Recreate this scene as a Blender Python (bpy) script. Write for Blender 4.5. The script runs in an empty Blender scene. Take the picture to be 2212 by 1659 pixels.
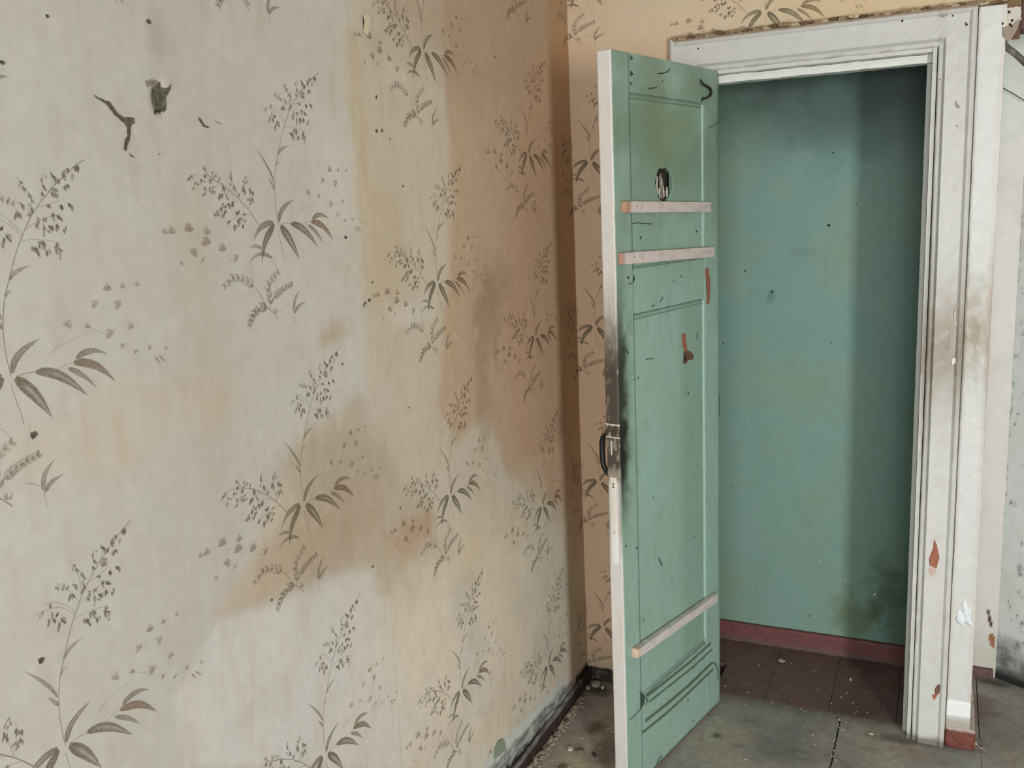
import bpy, bmesh, math, random
import numpy as np
from mathutils import Matrix, Vector
random.seed(4)
C = bpy.context.scene.collection
scn = bpy.context.scene

# ------------------------------------------------------------------ camera
CR, CU, CF = Vector([0.906299, 0.4203, -0.044391]), Vector([-0.038458, 0.18661, 0.981681]), Vector([-0.420884, 0.887989, -0.185288])
cd = bpy.data.cameras.new('camera'); cam = bpy.data.objects.new('camera', cd); C.objects.link(cam)
m = Matrix((CR, CU, -CF)).transposed().to_4x4(); m.translation = Vector([1.09958, -2.84555, 1.65702])
cam.matrix_world = m
cd.sensor_fit = 'HORIZONTAL'; cd.sensor_width = 36.0; cd.lens = 1989.10 * 36.0 / 2212.0; cd.clip_start = 0.02
scn.camera = cam

# ------------------------------------------------------------------ world and light
w = bpy.data.worlds.new('world'); scn.world = w; w.use_nodes = True
w.node_tree.nodes['Background'].inputs[0].default_value = (0.80, 0.88, 1.0, 1)
w.node_tree.nodes['Background'].inputs[1].default_value = 0.9
def area(name, loc, target, sx, sy, power, col):
    d = bpy.data.lights.new(name, 'AREA'); d.shape = 'RECTANGLE'; d.size = sx; d.size_y = sy; d.energy = power; d.color = col
    o = bpy.data.objects.new(name, d); C.objects.link(o); o.location = loc
    o.rotation_euler = (Vector(target) - Vector(loc)).to_track_quat('-Z', 'Y').to_euler(); return o
area('window_daylight', (3.26, -4.70, 1.35), (2.3, 0, 0.3), 0.34, 1.2, 155, (0.93, 0.965, 1.0))
area('rear_fill_light', (1.40, -5.36, 1.35), (1.2, 0, 0.1), 1.3, 1.1, 88, (0.90, 0.95, 1.0))  # added fill light, set at an unseen rear window
scn.view_settings.view_transform = 'Standard'; scn.view_settings.look = 'None'
scn.view_settings.gamma = 1.0; scn.view_settings.use_curve_mapping = False
scn.view_settings.exposure = -0.17

# ------------------------------------------------------------------ helpers
def lin(c):
    c = np.asarray(c, float) / 255.0
    return np.where(c <= 0.04045, c / 12.92, ((c + 0.055) / 1.055) ** 2.4)
def vnoise(u, v, seed=0):
    u = np.asarray(u, float); v = np.asarray(v, float)
    rng = np.random.RandomState(seed); lat = rng.rand(64, 64)
    iu = np.floor(u).astype(int); iv = np.floor(v).astype(int); fu = u - iu; fv = v - iv
    fu = fu * fu * (3 - 2 * fu); fv = fv * fv * (3 - 2 * fv)
    a = lat[iu % 64, iv % 64]; b = lat[(iu + 1) % 64, iv % 64]; c = lat[iu % 64, (iv + 1) % 64]; d = lat[(iu + 1) % 64, (iv + 1) % 64]
    return (a * (1 - fu) + b * fu) * (1 - fv) + (c * (1 - fu) + d * fu) * fv
def fbm(u, v, f=1.0, seed=0, oct=4):
    s = 0; a = 0.5; t = 0
    for i in range(oct):
        s = s + a * vnoise(u * f, v * f, seed + i * 7); t += a; a *= 0.55; f *= 2.03
    return s / t
def poly_mask(u, v, pts, soft, warp=0.0, seed=1, wf=14):
    """1 inside the outline, fading to 0 over `soft` metres around it"""
    if warp:
        u = u + warp * (fbm(u, v, wf, seed) - 0.5) * 2; v = v + warp * (fbm(u, v, wf, seed + 31) - 0.5) * 2
    n = len(pts); ins = np.zeros(u.shape, bool); d2 = np.full(u.shape, 1e9)
    for i in range(n):
        x1, y1 = pts[i][:2]; x2, y2 = pts[(i + 1) % n][:2]
        if y1 != y2:
            ins ^= ((y1 > v) != (y2 > v)) & (u < (x2 - x1) * (v - y1) / (y2 - y1) + x1)
        ex, ey = x2 - x1, y2 - y1; t = np.clip(((u - x1) * ex + (v - y1) * ey) / (ex * ex + ey * ey + 1e-12), 0, 1)
        d2 = np.minimum(d2, (u - x1 - t * ex) ** 2 + (v - y1 - t * ey) ** 2)
    sd = np.sqrt(d2) * np.where(ins, 1, -1)
    t = np.clip(sd / (2 * soft) + 0.5, 0, 1)
    return t * t * (3 - 2 * t)
def blob(u, v, b, warp=0.35, seed=3, wf=18):
    x, y, rx, ry = b[:4]
    r = np.sqrt(((u - x) / rx) ** 2 + ((v - y) / ry) ** 2) + warp * (fbm(u, v, wf, seed) - 0.5) * 2
    t = np.clip(1.25 - r, 0, 1); return t * t * (3 - 2 * t)
def line_mask(u, v, pts, wid, soft=0.002):
    d2 = np.full(u.shape, 1e9)
    for i in range(len(pts) - 1):
        x1, y1 = pts[i][:2]; x2, y2 = pts[i + 1][:2]
        ex, ey = x2 - x1, y2 - y1; t = np.clip(((u - x1) * ex + (v - y1) * ey) / (ex * ex + ey * ey + 1e-12), 0, 1)
        d2 = np.minimum(d2, (u - x1 - t * ex) ** 2 + (v - y1 - t * ey) ** 2)
    return np.clip((wid - np.sqrt(d2)) / soft + 0.5, 0, 1)
def mix(col, c2, mk):
    return col * (1 - mk[:, None]) + lin(c2)[None, :] * mk[:, None]

_m = {}
def attr_mat(name, rough=0.75, nscale=60, namt=0.10, bump=0.15, bscale=180, spec=0.3, fine=0.5):
    """painted surface: colour attribute x procedural mottling, procedural bump"""
    if name in _m: return _m[name]
    mt = bpy.data.materials.new(name); mt.use_nodes = True; t = mt.node_tree; N = t.nodes; L = t.links
    b = N['Principled BSDF']; b.inputs['Roughness'].default_value = rough; b.inputs['Specular IOR Level'].default_value = spec
    a = N.new('ShaderNodeAttribute'); a.attribute_name = 'paint'
    tc = N.new('ShaderNodeTexCoord')
    n1 = N.new('ShaderNodeTexNoise'); n1.inputs['Scale'].default_value = nscale; n1.inputs['Detail'].default_value = 6; n1.inputs['Roughness'].default_value = 0.65
    L.new(tc.outputs['Object'], n1.inputs['Vector'])
    r = N.new('ShaderNodeMapRange'); r.inputs[1].default_value = 0.25; r.inputs[2].default_value = 0.75
    r.inputs[3].default_value = 1 - namt; r.inputs[4].default_value = 1 + namt * 0.8
    L.new(n1.outputs['Fac'], r.inputs[0])
    mx = N.new('ShaderNodeMix'); mx.data_type = 'RGBA'; mx.blend_type = 'MULTIPLY'; mx.inputs[0].default_value = 1
    L.new(a.outputs['Color'], mx.inputs[6]); L.new(r.outputs[0], mx.inputs[7]); L.new(mx.outputs[2], b.inputs['Base Color'])
    n2 = N.new('ShaderNodeTexNoise'); n2.inputs['Scale'].default_value = bscale; n2.inputs['Detail'].default_value = 4
    L.new(tc.outputs['Object'], n2.inputs['Vector'])
    bp = N.new('ShaderNodeBump'); bp.inputs['Strength'].default_value = bump; bp.inputs['Distance'].default_value = 0.002
    L.new(n2.outputs['Fac'], bp.inputs['Height']); L.new(bp.outputs[0], b.inputs['Normal'])
    _m[name] = mt; return mt
def flat_mat(name, col, rough=0.7, metal=0.0, namt=0.2, nscale=40, bump=0.2):
    if name in _m: return _m[name]
    mt = bpy.data.materials.new(name); mt.use_nodes = True; t = mt.node_tree; N = t.nodes; L = t.links
    b = N['Principled BSDF']; b.inputs['Roughness'].default_value = rough; b.inputs['Metallic'].default_value = metal
    tc = N.new('ShaderNodeTexCoord'); n1 = N.new('ShaderNodeTexNoise'); n1.inputs['Scale'].default_value = nscale; n1.inputs['Detail'].default_value = 6
    L.new(tc.outputs['Object'], n1.inputs['Vector'])
    cr = N.new('ShaderNodeValToRGB'); c = lin(col)
    cr.color_ramp.elements[0].position = 0.3; cr.color_ramp.elements[0].color = (*(c * (1 - namt)), 1)
    cr.color_ramp.elements[1].position = 0.7; cr.color_ramp.elements[1].color = (*np.minimum(c * (1 + namt), 1), 1)
    L.new(n1.outputs['Fac'], cr.inputs[0]); L.new(cr.outputs[0], b.inputs['Base Color'])
    bp = N.new('ShaderNodeBump'); bp.inputs['Strength'].default_value = bump; bp.inputs['Distance'].default_value = 0.002
    L.new(n1.outputs['Fac'], bp.inputs['Height']); L.new(bp.outputs[0], b.inputs['Normal'])
    _m[name] = mt; return mt
def ink_mat():
    if 'wallpaper_ink' in _m: return _m['wallpaper_ink']
    mt = bpy.data.materials.new('wallpaper_ink'); mt.use_nodes = True; t = mt.node_tree; N = t.nodes; L = t.links
    b = N['Principled BSDF']; b.inputs['Roughness'].default_value = 0.85; b.inputs['Specular IOR Level'].default_value = 0.15
    a = N.new('ShaderNodeAttribute'); a.attribute_name = 'paint'
    tc = N.new('ShaderNodeTexCoord'); n1 = N.new('ShaderNodeTexNoise'); n1.inputs['Scale'].default_value = 420; n1.inputs['Detail'].default_value = 3
    L.new(tc.outputs['Object'], n1.inputs['Vector'])
    r = N.new('ShaderNodeMapRange'); r.inputs[1].default_value = 0.3; r.inputs[2].default_value = 0.65; r.inputs[3].default_value = 0.45; r.inputs[4].default_value = 1.0
    L.new(n1.outputs['Fac'], r.inputs[0])
    mu = N.new('ShaderNodeMath'); mu.operation = 'MULTIPLY'; L.new(r.outputs[0], mu.inputs[0]); L.new(a.outputs['Alpha'], mu.inputs[1])
    L.new(a.outputs['Color'], b.inputs['Base Color']); L.new(mu.outputs[0], b.inputs['Alpha'])
    _m['wallpaper_ink'] = mt; return mt

def link(name, me, parent=None, mat=None, smooth=False):
    o = bpy.data.objects.new(name, me); C.objects.link(o)
    if mat: me.materials.append(mat)
    if parent: o.parent = parent
    if smooth: me.polygons.foreach_set('use_smooth', [True] * len(me.polygons))
    return o
def tag(o, label=None, cat=None, group=None, kind=None):
    if label: o['label'] = label
    if cat: o['category'] = cat
    if group: o['group'] = group
    if kind: o['kind'] = kind
    return o
def paint(me, cols, alpha=None):
    a = me.color_attributes.new('paint', 'FLOAT_COLOR', 'POINT')
    d = np.ones((len(me.vertices), 4)); d[:, :3] = np.clip(cols, 0, 1)
    if alpha is not None: d[:, 3] = alpha
    a.data.foreach_set('color', d.ravel())
def grid(u0, u1, v0, v1, res):
    nu = max(2, int(round((u1 - u0) / res)) + 1); nv = max(2, int(round((v1 - v0) / res)) + 1)
    U, V = np.meshgrid(np.linspace(u0, u1, nu), np.linspace(v0, v1, nv), indexing='ij')
    idx = np.arange(nu * nv).reshape(nu, nv)
    F = np.stack([idx[:-1, :-1], idx[1:, :-1], idx[1:, 1:], idx[:-1, 1:]], -1).reshape(-1, 4)
    return U.ravel(), V.ravel(), F
def fast_mesh(name, co, F):
    me = bpy.data.meshes.new(name); me.vertices.add(len(co)); me.vertices.foreach_set('co', np.asarray(co, float).ravel())
    me.loops.add(F.size); me.loops.foreach_set('vertex_index', F.ravel().astype(np.int32))
    me.polygons.add(len(F)); me.polygons.foreach_set('loop_start', np.arange(0, F.size, F.shape[1], dtype=np.int32))
    me.polygons.foreach_set('loop_total', np.full(len(F), F.shape[1], dtype=np.int32))
    me.update(calc_edges=True); return me
def sheet(name, rects, place, colour, res, mat, parent=None, relief=None, back=0.0, flip=False):
    """wall skin: several rectangles of one plane as one gridded mesh. place(u,v,h)->Nx3; back>0 adds thickness behind"""
    co = []; cs = []; Fs = []; off = 0
    for (u0, u1, v0, v1) in rects:
        u, v, F = grid(u0, u1, v0, v1, res)
        h = relief(u, v) if relief else np.zeros_like(u)
        co.append(place(u, v, h)); cs.append(colour(u, v)); Fs.append((F[:, ::-1] if flip else F) + off); off += len(u)
        if back:
            uu = np.array([u0, u1, u1, u0]); vv = np.array([v0, v0, v1, v1])
            a = place(uu, vv, np.zeros(4)); b = place(uu, vv, np.full(4, -back)); co.append(np.vstack([a, b])); cs.append(np.tile(colour(uu, vv), (2, 1)))
            Q = np.array([[7, 6, 5, 4], [0, 4, 5, 1], [1, 5, 6, 2], [2, 6, 7, 3], [3, 7, 4, 0]])
            Fs.append((Q[:, ::-1] if flip else Q) + off); off += 8
    me = fast_mesh(name, np.vstack(co), np.vstack(Fs)); paint(me, np.vstack(cs))
    return link(name, me, parent, mat, smooth=False)
def sbox(name, x0, x1, y0, y1, z0, z1, colour, mat, parent=None, res=0.01, wob=0.0, seed=0, bev=0.0015, xf=None):
    """box whose faces are gridded at `res`, coloured by colour(x,y,z) and slightly uneven"""
    co = []; Fs = []; off = 0
    lo = np.array([x0, y0, z0]); hi = np.array([x1, y1, z1])
    for ax in range(3):
        a, b = [(1, 2), (2, 0), (0, 1)][ax]
        u, v, F = grid(lo[a], hi[a], lo[b], hi[b], res)
        for sgn in (0, 1):
            p = np.zeros((len(u), 3)); p[:, a] = u; p[:, b] = v; p[:, ax] = hi[ax] if sgn else lo[ax]
            co.append(p); Fs.append((F if sgn else F[:, ::-1]) + off); off += len(u)
    co = np.vstack(co); Fs = np.vstack(Fs)
    key = np.round(co / 1e-6).astype(np.int64); _, first, inv = np.unique(key, axis=0, return_index=True, return_inverse=True)
    inv = np.asarray(inv).ravel(); co = co[first]; Fs = inv[Fs]
    cols = colour(co[:, 0], co[:, 1], co[:, 2])
    if bev:                                                  # ease the arrises
        c = (lo + hi) / 2; on = [(np.abs(co[:, k] - lo[k]) < 1e-7) | (np.abs(co[:, k] - hi[k]) < 1e-7) for k in range(3)]
        cnt = on[0].astype(int) + on[1] + on[2]
        for k in range(3):
            mv = (cnt >= 2) & on[k]; co[mv, k] -= np.sign(co[mv, k] - c[k]) * bev * 0.5
    if wob:
        for k in range(3):
            a, b = [(1, 2), (2, 0), (0, 1)][k]
            co[:, k] += wob * (fbm(co[:, a] + co[:, k], co[:, b] + 3.1, 30, seed + k) - 0.5) * 2
    if xf is not None: co = xf(co)
    me = fast_mesh(name, co, Fs); paint(me, cols); me.polygons.foreach_set('use_smooth', [False] * len(me.polygons))
    return link(name, me, parent, mat)
def one(c):
    c = lin(c); return lambda *a: np.tile(c, (len(a[0]), 1))
def tube(name, pts, rad, mat, parent=None, seg=10, closed=False):
    pts = [Vector(p) for p in pts]; n = len(pts); vs = []; fs = []
    rad = rad if isinstance(rad, (list, tuple)) else [rad] * n
    up = None
    for i in range(n):
        t = (pts[min(i + 1, n - 1)] - pts[max(i - 1, 0)]).normalized()
        if up is None: up = t.orthogonal().normalized()
        up = (up - t * up.dot(t)).normalized(); s = t.cross(up)
        for k in range(seg):
            a = 2 * math.pi * k / seg; vs.append(pts[i] + (up * math.cos(a) + s * math.sin(a)) * rad[i])
    for i in range(n - 1):
        for k in range(seg): fs.append((i * seg + k, i * seg + (k + 1) % seg, (i + 1) * seg + (k + 1) % seg, (i + 1) * seg + k))
    fs.append(tuple(range(seg))[::-1]); fs.append(tuple((n - 1) * seg + k for k in range(seg)))
    me = bpy.data.meshes.new(name); me.from_pydata(vs, [], fs); me.update(); return link(name, me, parent, mat, True)
def flake(name, pts, place, thick, mat, parent=None, jag=0.0, seed=0, lift=0.0):
    """thin irregular chip or patch: outline pts (u,v) extruded to `thick`"""
    rng = random.Random(seed); P = []
    n = len(pts)
    for i in range(n):
        a = pts[i]; b = pts[(i + 1) % n]; L = math.hypot(b[0] - a[0], b[1] - a[1]); k = max(1, int(L / max(jag * 2.2, 0.004)))
        for j in range(k):
            t = j / k; P.append((a[0] + (b[0] - a[0]) * t + rng.uniform(-jag, jag), a[1] + (b[1] - a[1]) * t + rng.uniform(-jag, jag)))
    bm = bmesh.new(); f = [bm.verts.new(place(p[0], p[1], thick + lift * rng.random())) for p in P]; g = [bm.verts.new(place(p[0], p[1], 0)) for p in P]
    bm.faces.new(f); n = len(P)
    for i in range(n): bm.faces.new((g[i], g[(i + 1) % n], f[(i + 1) % n], f[i]))
    bmesh.ops.triangulate(bm, faces=bm.faces[:]); bmesh.ops.recalc_face_normals(bm, faces=bm.faces[:])
    me = bpy.data.meshes.new(name); bm.to_mesh(me); bm.free(); return link(name, me, parent, mat)
def stroke(pts, w0=0.5):
    return pts

PL = lambda u, v, h: np.stack([h, u, v], 1)                    # left wall: u = y, v = z
PB = lambda u, v, h: np.stack([u, -h, v], 1)                   # back wall: u = x, v = z
CEIL = 2.72; XR = 3.3; YF = -5.3; RY = 0.48

# ------------------------------------------------------------------ materials
M_paper = attr_mat('stained_wallpaper', 0.85, 38, 0.055, 0.12, 260, 0.15)
M_green = attr_mat('green_oil_paint', 0.5, 40, 0.05, 0.12, 90, 0.35)
M_white = attr_mat('old_white_gloss_paint', 0.45, 34, 0.05, 0.15, 70, 0.4)
M_floor = attr_mat('worn_concrete', 0.7, 45, 0.22, 0.35, 120, 0.3)
M_tile = attr_mat('dusty_red_floor', 0.55, 40, 0.18, 0.2, 90, 0.35)
M_ink = ink_mat()
M_dark = flat_mat('dark_void', (34, 30, 24), 0.9)
M_mould = flat_mat('blackened_plaster', (44, 40, 36), 0.9, 0, 0.5, 60)
M_bare = flat_mat('bare_terracotta', (150, 92, 66), 0.85, 0, 0.15, 120)
M_black = flat_mat('black_iron', (24, 21, 18), 0.5, 0.3, 0.3, 90)
M_lath = flat_mat('pale_splinter', (196, 190, 172), 0.8, 0, 0.2, 150)
M_dirt = flat_mat('dark_chip', (36, 50, 38), 0.85, 0, 0.2, 150)

# ------------------------------------------------------------------ left wall
def col_left(y, z):
    n1 = fbm(y, z, 7, 1); n2 = fbm(y * 2.2, z, 22, 5); n3 = fbm(y * 5, z * 1.0, 9, 9)
    c = np.tile(lin((208, 203, 190)), (len(y), 1))
    c = mix(c, (198, 190, 172), np.clip((n1 - 0.42) * 3.0, 0, 1) * 0.75)
    c = mix(c, (208, 194, 176), np.clip((n2 - 0.55) * 4, 0, 1) * 0.45)
    c = mix(c, (202, 205, 196), np.clip((0.42 - n1) * 4, 0, 1) * 0.6)
    c = mix(c, (176, 172, 164), np.clip((-.9 - y) / 1.0, 0, .8))  # greyer to the left, toned down against the lamp's stronger light there
    P = poly_mask
    # warm toning towards the corner, strip by strip
    c = mix(c, (194, 176, 150), P(y, z, [(-1.2006,2.137),(0.338,2.4412),(0.1348,-0.1343),(-1.1552,0.356),(-1.2374,0.826),(-1.2703,0.9147),(-1.4412,0.9604),(-1.5953,0.9755),(-1.7377,0.9972),(-1.6149,1.108),(-1.4892,1.2486),(-1.2496,1.2901),(-1.2208,1.7029)], 0.02, 0.012, 3) * 0.5)
    c = mix(c, (188, 158, 128), P(y, z, [(-0.7959,2.217),(0.338,2.4412),(0.1959,0.6401),(-0.3865,0.7716),(-0.6137,0.9516),(-0.6971,1.1163),(-0.8712,1.0834),(-0.9635,1.1988),(-0.8846,1.4361),(-0.8,1.6902),(-0.8231,1.9514)], 0.02, 0.02, 5) * 0.75)
    c = mix(c, (172, 148, 122), P(y, z, [(-1.1341,2.1679),(0.1145,2.4249),(0.0232,2.0883),(-0.4026,1.929),(-0.7726,1.9235),(-0.8764,2.0085),(-1.0832,2.0213)], 0.09, 0.03, 6) * 0.65)
    c = mix(c, (200, 158, 122), P(y, z, [(-0.289,2.0917),(0.0577,2.2473),(-0.0017,0.4644),(-0.1918,0.6151),(-0.3444,0.8327),(-0.5315,0.9976),(-0.5853,1.3518),(-0.4417,1.8515)], 0.06, 0.03, 7) * 0.55)
    c = mix(c, (196, 166, 130), P(y, z, [(-0.8049,1.9101),(-0.7346,1.9377),(-0.7344,1.724),(-0.7927,1.4376),(-0.9214,1.1665),(-0.8564,1.6133)], 0.03, 0.02, 8) * 0.35)
    # damp stains
    c = mix(c, (140, 112, 84), blob(y, z, [(-0.6683,1.375,0.096,0.1472)][0], 0.5, 11, 26) * 0.45)
    c = mix(c, (150, 122, 94), blob(y, z, [(-0.5875,1.4661,0.1514,0.0873)][0], 0.5, 12, 26) * 0.35)
    c = mix(c, (152, 122, 92), blob(y, z, [(-0.7132,1.1704,0.0547,0.1854)][0], 0.5, 13, 26) * 0.4)
    c = mix(c, (160, 144, 124), blob(y, z, [(-1.3631,1.1298,0.2051,0.1661)][0], 0.45, 14, 14) * 0.62)
    c = mix(c, (160, 142, 120), blob(y, z, [(-1.4481,1.0213,0.19,0.083)][0], 0.45, 15, 18) * 0.55)
    c = mix(c, (176, 154, 128), P(y, z, [(-1.7377,0.9972),(-1.5831,0.9686),(-1.4409,0.9622),(-1.2761,0.9116),(-1.2665,0.8597),(-1.2149,0.8222),(-1.1341,0.8627),(-0.9612,0.8332),(-1.0151,0.9588),(-1.1621,1.1142),(-1.5051,1.1346),(-1.6209,1.0662)], 0.03, 0.02, 16) * 0.5)
    c = mix(c, (208, 186, 150), blob(y, z, [(-0.8109,0.7846,0.1293,0.0869)][0], 0.45, 17) * 0.7)
    c = mix(c, (176, 144, 110), blob(y, z, [(-1.1055,0.9259,0.1156,0.0653)][0], 0.6, 18, 30) * 0.6)
    c = mix(c, (184, 154, 120), blob(y, z, [(-0.5738,0.7474,0.1078,0.0812)][0], 0.6, 19, 30) * 0.6)
    c = mix(c, (170, 144, 108), blob(y, z, [(-1.3381,1.4326,0.0668,0.0275)][0], 0.5, 20, 30) * 0.55)
    c = mix(c, (190, 166, 134), blob(y, z, [(-1.1236,1.5639,0.0769,0.3322)][0], 0.5, 21, 12) * 0.4)
    c = mix(c, (190, 172, 142), blob(y, z, [(-1.8341,1.3706,0.2489,0.0778)][0], 0.6, 22, 9) * 0.35)
    c = mix(c, (192, 172, 138), blob(y, z, [(-1.2012,1.7871,0.045,0.3113)][0], 0.4, 23, 14) * 0.55)
    c = mix(c, (180, 160, 130), blob(y, z, [(-1.7015,1.5345,0.0641,0.4537)][0], 0.7, 24, 8) * 0.25)
    c = mix(c, (198, 172, 138), blob(y, z, [(-0.9906,0.3837,0.3123,0.1093)][0], 0.5, 25, 12) * 0.5)
    c = mix(c, (172, 130, 92), blob(y, z, [(-1.0777,0.3512,0.1609,0.0306)][0], 0.6, 26, 24) * 0.45)
    # paler, cleaner patches
    c = mix(c, (204, 197, 182), blob(y, z, [(-1.3068,1.7212,0.0969,0.153)][0], 0.5, 27, 8) * 0.5)
    c = mix(c, (200, 190, 168), P(y, z, [(-1.0656,1.8703),(-0.8392,1.9498),(-0.839,1.7015),(-0.9065,1.4832),(-0.9474,1.3317),(-1.0142,1.4074),(-1.0287,1.7022)], 0.03, 0.02, 28) * 0.55)
    c = mix(c, (212, 204, 192), blob(y, z, [(-1.0623,1.4348,0.1255,0.0416)][0], 0.5, 29, 18) * 0.6)
    c = mix(c, (210, 206, 198), P(y, z, [(-1.7388,0.9893),(-1.584,0.9617),(-1.4422,0.9529),(-1.283,0.9005),(-1.2685,0.8444),(-1.2022,0.8002),(-0.8809,0.6771),(-0.625,0.4132),(-0.934,0.2198),(-1.8452,0.7808),(-1.8457,0.9128)], 0.012, 0.008, 30) * np.clip(.25 + (fbm(y, z, 5, 33) - .3) * 1.2, 0, .6))
    c = mix(c, (224, 212, 190), np.clip((.95 - z) / .25, 0, 1) * np.clip((y + 1.5) / .4, 0, 1) * np.clip(.75 + (n1 - .5) * 2, 0, 1) * .75)  # pale foot of the paper, lightened further to balance the lamp's fall-off
    # vertical streaks
    st = np.clip((n3 - 0.56) * 5, 0, 1); c = mix(c, (166, 142, 112), st * 0.16)
    n4 = fbm(y * 1.4, z, 45, 49); c = mix(c, (176, 156, 128), np.clip((n4 - .55) * 4, 0, 1) * .16); c = mix(c, (222, 216, 204), np.clip((.42 - n4) * 4, 0, 1) * .12)
    c = mix(c, (176, 128, 84), np.clip((y + .172 + .006 * (fbm(y * 0, z, 3, 50) - .5)) / .02, 0, 1) * .42)  # brown corner paper, deepened to paint in the door's shadow strip
    # strip joints
    for sy in (-1.215, -0.654, -0.094):
        c = mix(c, (168, 152, 124), np.exp(-((y - sy) / 0.0025) ** 2) * 0.25)
    # flaking paint and soot above the skirting
    edge = np.interp(y, [-5.3, -0.95, -0.745, -0.489, -0.24, 0], [0.15, 0.16, 0.135, 0.118, 0.10, 0.055]) + 0.012 * (fbm(y, z * 0, 40, 44) - 0.5) * 2
    c = mix(c, (205, 210, 205), np.clip((edge + 0.030 - z) / 0.02, 0, 1) * np.clip((-0.16 - y) / 0.1, 0, 1) * 0.85)
    c = mix(c, (128, 126, 122), np.clip((edge - 0.008 - z) / 0.012, 0, 1) * (0.35 + 0.65 * np.clip((fbm(y * .5, z * 2.4, 60, 45) - 0.35) * 4, 0, 1)))
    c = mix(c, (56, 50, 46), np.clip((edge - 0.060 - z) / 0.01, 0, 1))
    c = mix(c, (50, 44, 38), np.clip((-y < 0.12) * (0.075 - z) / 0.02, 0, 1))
    # grime round the cracks
    c = mix(c, (110, 102, 86), blob(y, z, [(-1.7381,1.8495,0.0211,0.0235)][0], 0.6, 46, 60) * 0.5)
    c = mix(c, (150, 144, 128), blob(y, z, [(-1.7272,1.94,0.025,0.0412)][0], 0.8, 47, 40) * 0.3)
    return c
hole_c = [(-1.7381,1.8495,0.0143,0.0235)][0]
def rel_left(y, z):
    h = 0.006 * (fbm(y, z, 2.2, 60, 3) - 0.5)
    h -= 0.008 * np.clip(1.3 - np.sqrt(((y - hole_c[0]) / hole_c[2]) ** 2 + ((z - hole_c[1]) / hole_c[3]) ** 2), 0, 1)
    for sy in (-1.215, -0.654, -0.094): h += 0.0004 * (y > sy) * np.exp(-np.abs(y - sy) / 0.03)
    return h
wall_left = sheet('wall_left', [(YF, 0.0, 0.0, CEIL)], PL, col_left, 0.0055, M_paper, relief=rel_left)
tag(wall_left, 'cream wallpapered side wall, brown with damp and a painted shade strip towards the corner', kind='structure')

# ------------------------------------------------------------------ back wall (with door and niche openings)
NX = 1.221
def col_back(x, z):
    n1 = fbm(x, z, 8, 71); n2 = fbm(x * 3, z, 12, 75)
    c = np.tile(lin((200, 182, 154)), (len(x), 1))
    c = mix(c, (204, 172, 142), np.clip((n1 - 0.45) * 3, 0, 1) * 0.6)
    c = mix(c, (208, 184, 144), np.clip((x - 0.45) / 0.4, 0, 1) * np.clip((z - 2.1) / 0.1, 0, 1) * 0.8)
    c = mix(c, (222, 188, 156), np.clip((2.25 - z) / 0.6, 0, 1) * np.clip((.5 - x) / .2, 0, 1) * 0.85)  # paper behind the door raised paler to stand for bounced light
    c = mix(c, (186, 164, 138), np.clip((0.2 - z) / 0.16, 0, 1) * (x < 0.4) * 0.9)
    c = mix(c, (120, 96, 66), np.clip((n2 - 0.6) * 6, 0, 1) * np.clip((0.14 - z) / 0.08, 0, 1) * 0.6)
    c = mix(c, (104, 78, 64), (z < 2.136) * (x > 1.2) * 1.0)
    e = 0.052 + 0.01 * (fbm(x, z * 0, 40, 77) - 0.5)
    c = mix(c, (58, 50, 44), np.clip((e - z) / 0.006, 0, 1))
    c = mix(c, (128, 106, 76), np.clip((2.148 + 0.012 * (fbm(x, z * 0, 30, 78) - .5) - z) / 0.006, 0, 1) * (z > 2.1) * (x > .325) * 0.8)
    return c
rel_b = lambda x, z: 0.004 * (fbm(x, z, 3, 79, 3) - 0.5) * np.clip((2.6 - z) * 3, 0, 1) * 0.5
wall_back = sheet('wall_back', [(-0.008, 0.436, 0, 2.035), (-0.008, 1.2535, 2.035, CEIL), (1.2535, XR, 2.136, CEIL), (1.062, NX - 0.001, 0, 2.035), (1.78, XR, 0, 2.035)], PB, col_back, 0.006, M_paper, back=0.0)
tag(wall_back, 'peach papered end wall round the doorway', kind='structure')
# reveal masonry behind the skin
wall_pier = sbox('wall_reveal', 1.064, NX - 0.002, 0.004, 0.104, 0.0, 2.12, one((190, 185, 172)), M_white, res=0.08, bev=0)
tag(wall_pier, kind='structure')
w3 = sbox('wall_reveal', 1.11, NX - 0.002, 0.1045, RY, 0.0, 2.45, one((130, 160, 146)), M_green, res=0.08, bev=0); tag(w3, kind='structure')
wr = sbox('wall_reveal', 0.10, 0.16, 0.104, RY - 0.004, 0.0, 2.45, one((140, 165, 148)), M_green, res=0.08, bev=0); tag(wr, kind='structure')
wl = sbox('wall_lintel', 0.10, NX, 0.104, RY + 0.04, 2.40, 2.46, one((110, 130, 118)), M_green, res=0.08, bev=0); tag(wl, kind='structure')
wn = sbox('wall_lintel', NX + .001, XR, 0.02, .60, 2.181, 2.24, one((196, 190, 180)), M_white, res=0.08, bev=0); tag(wn, kind='structure')

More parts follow.
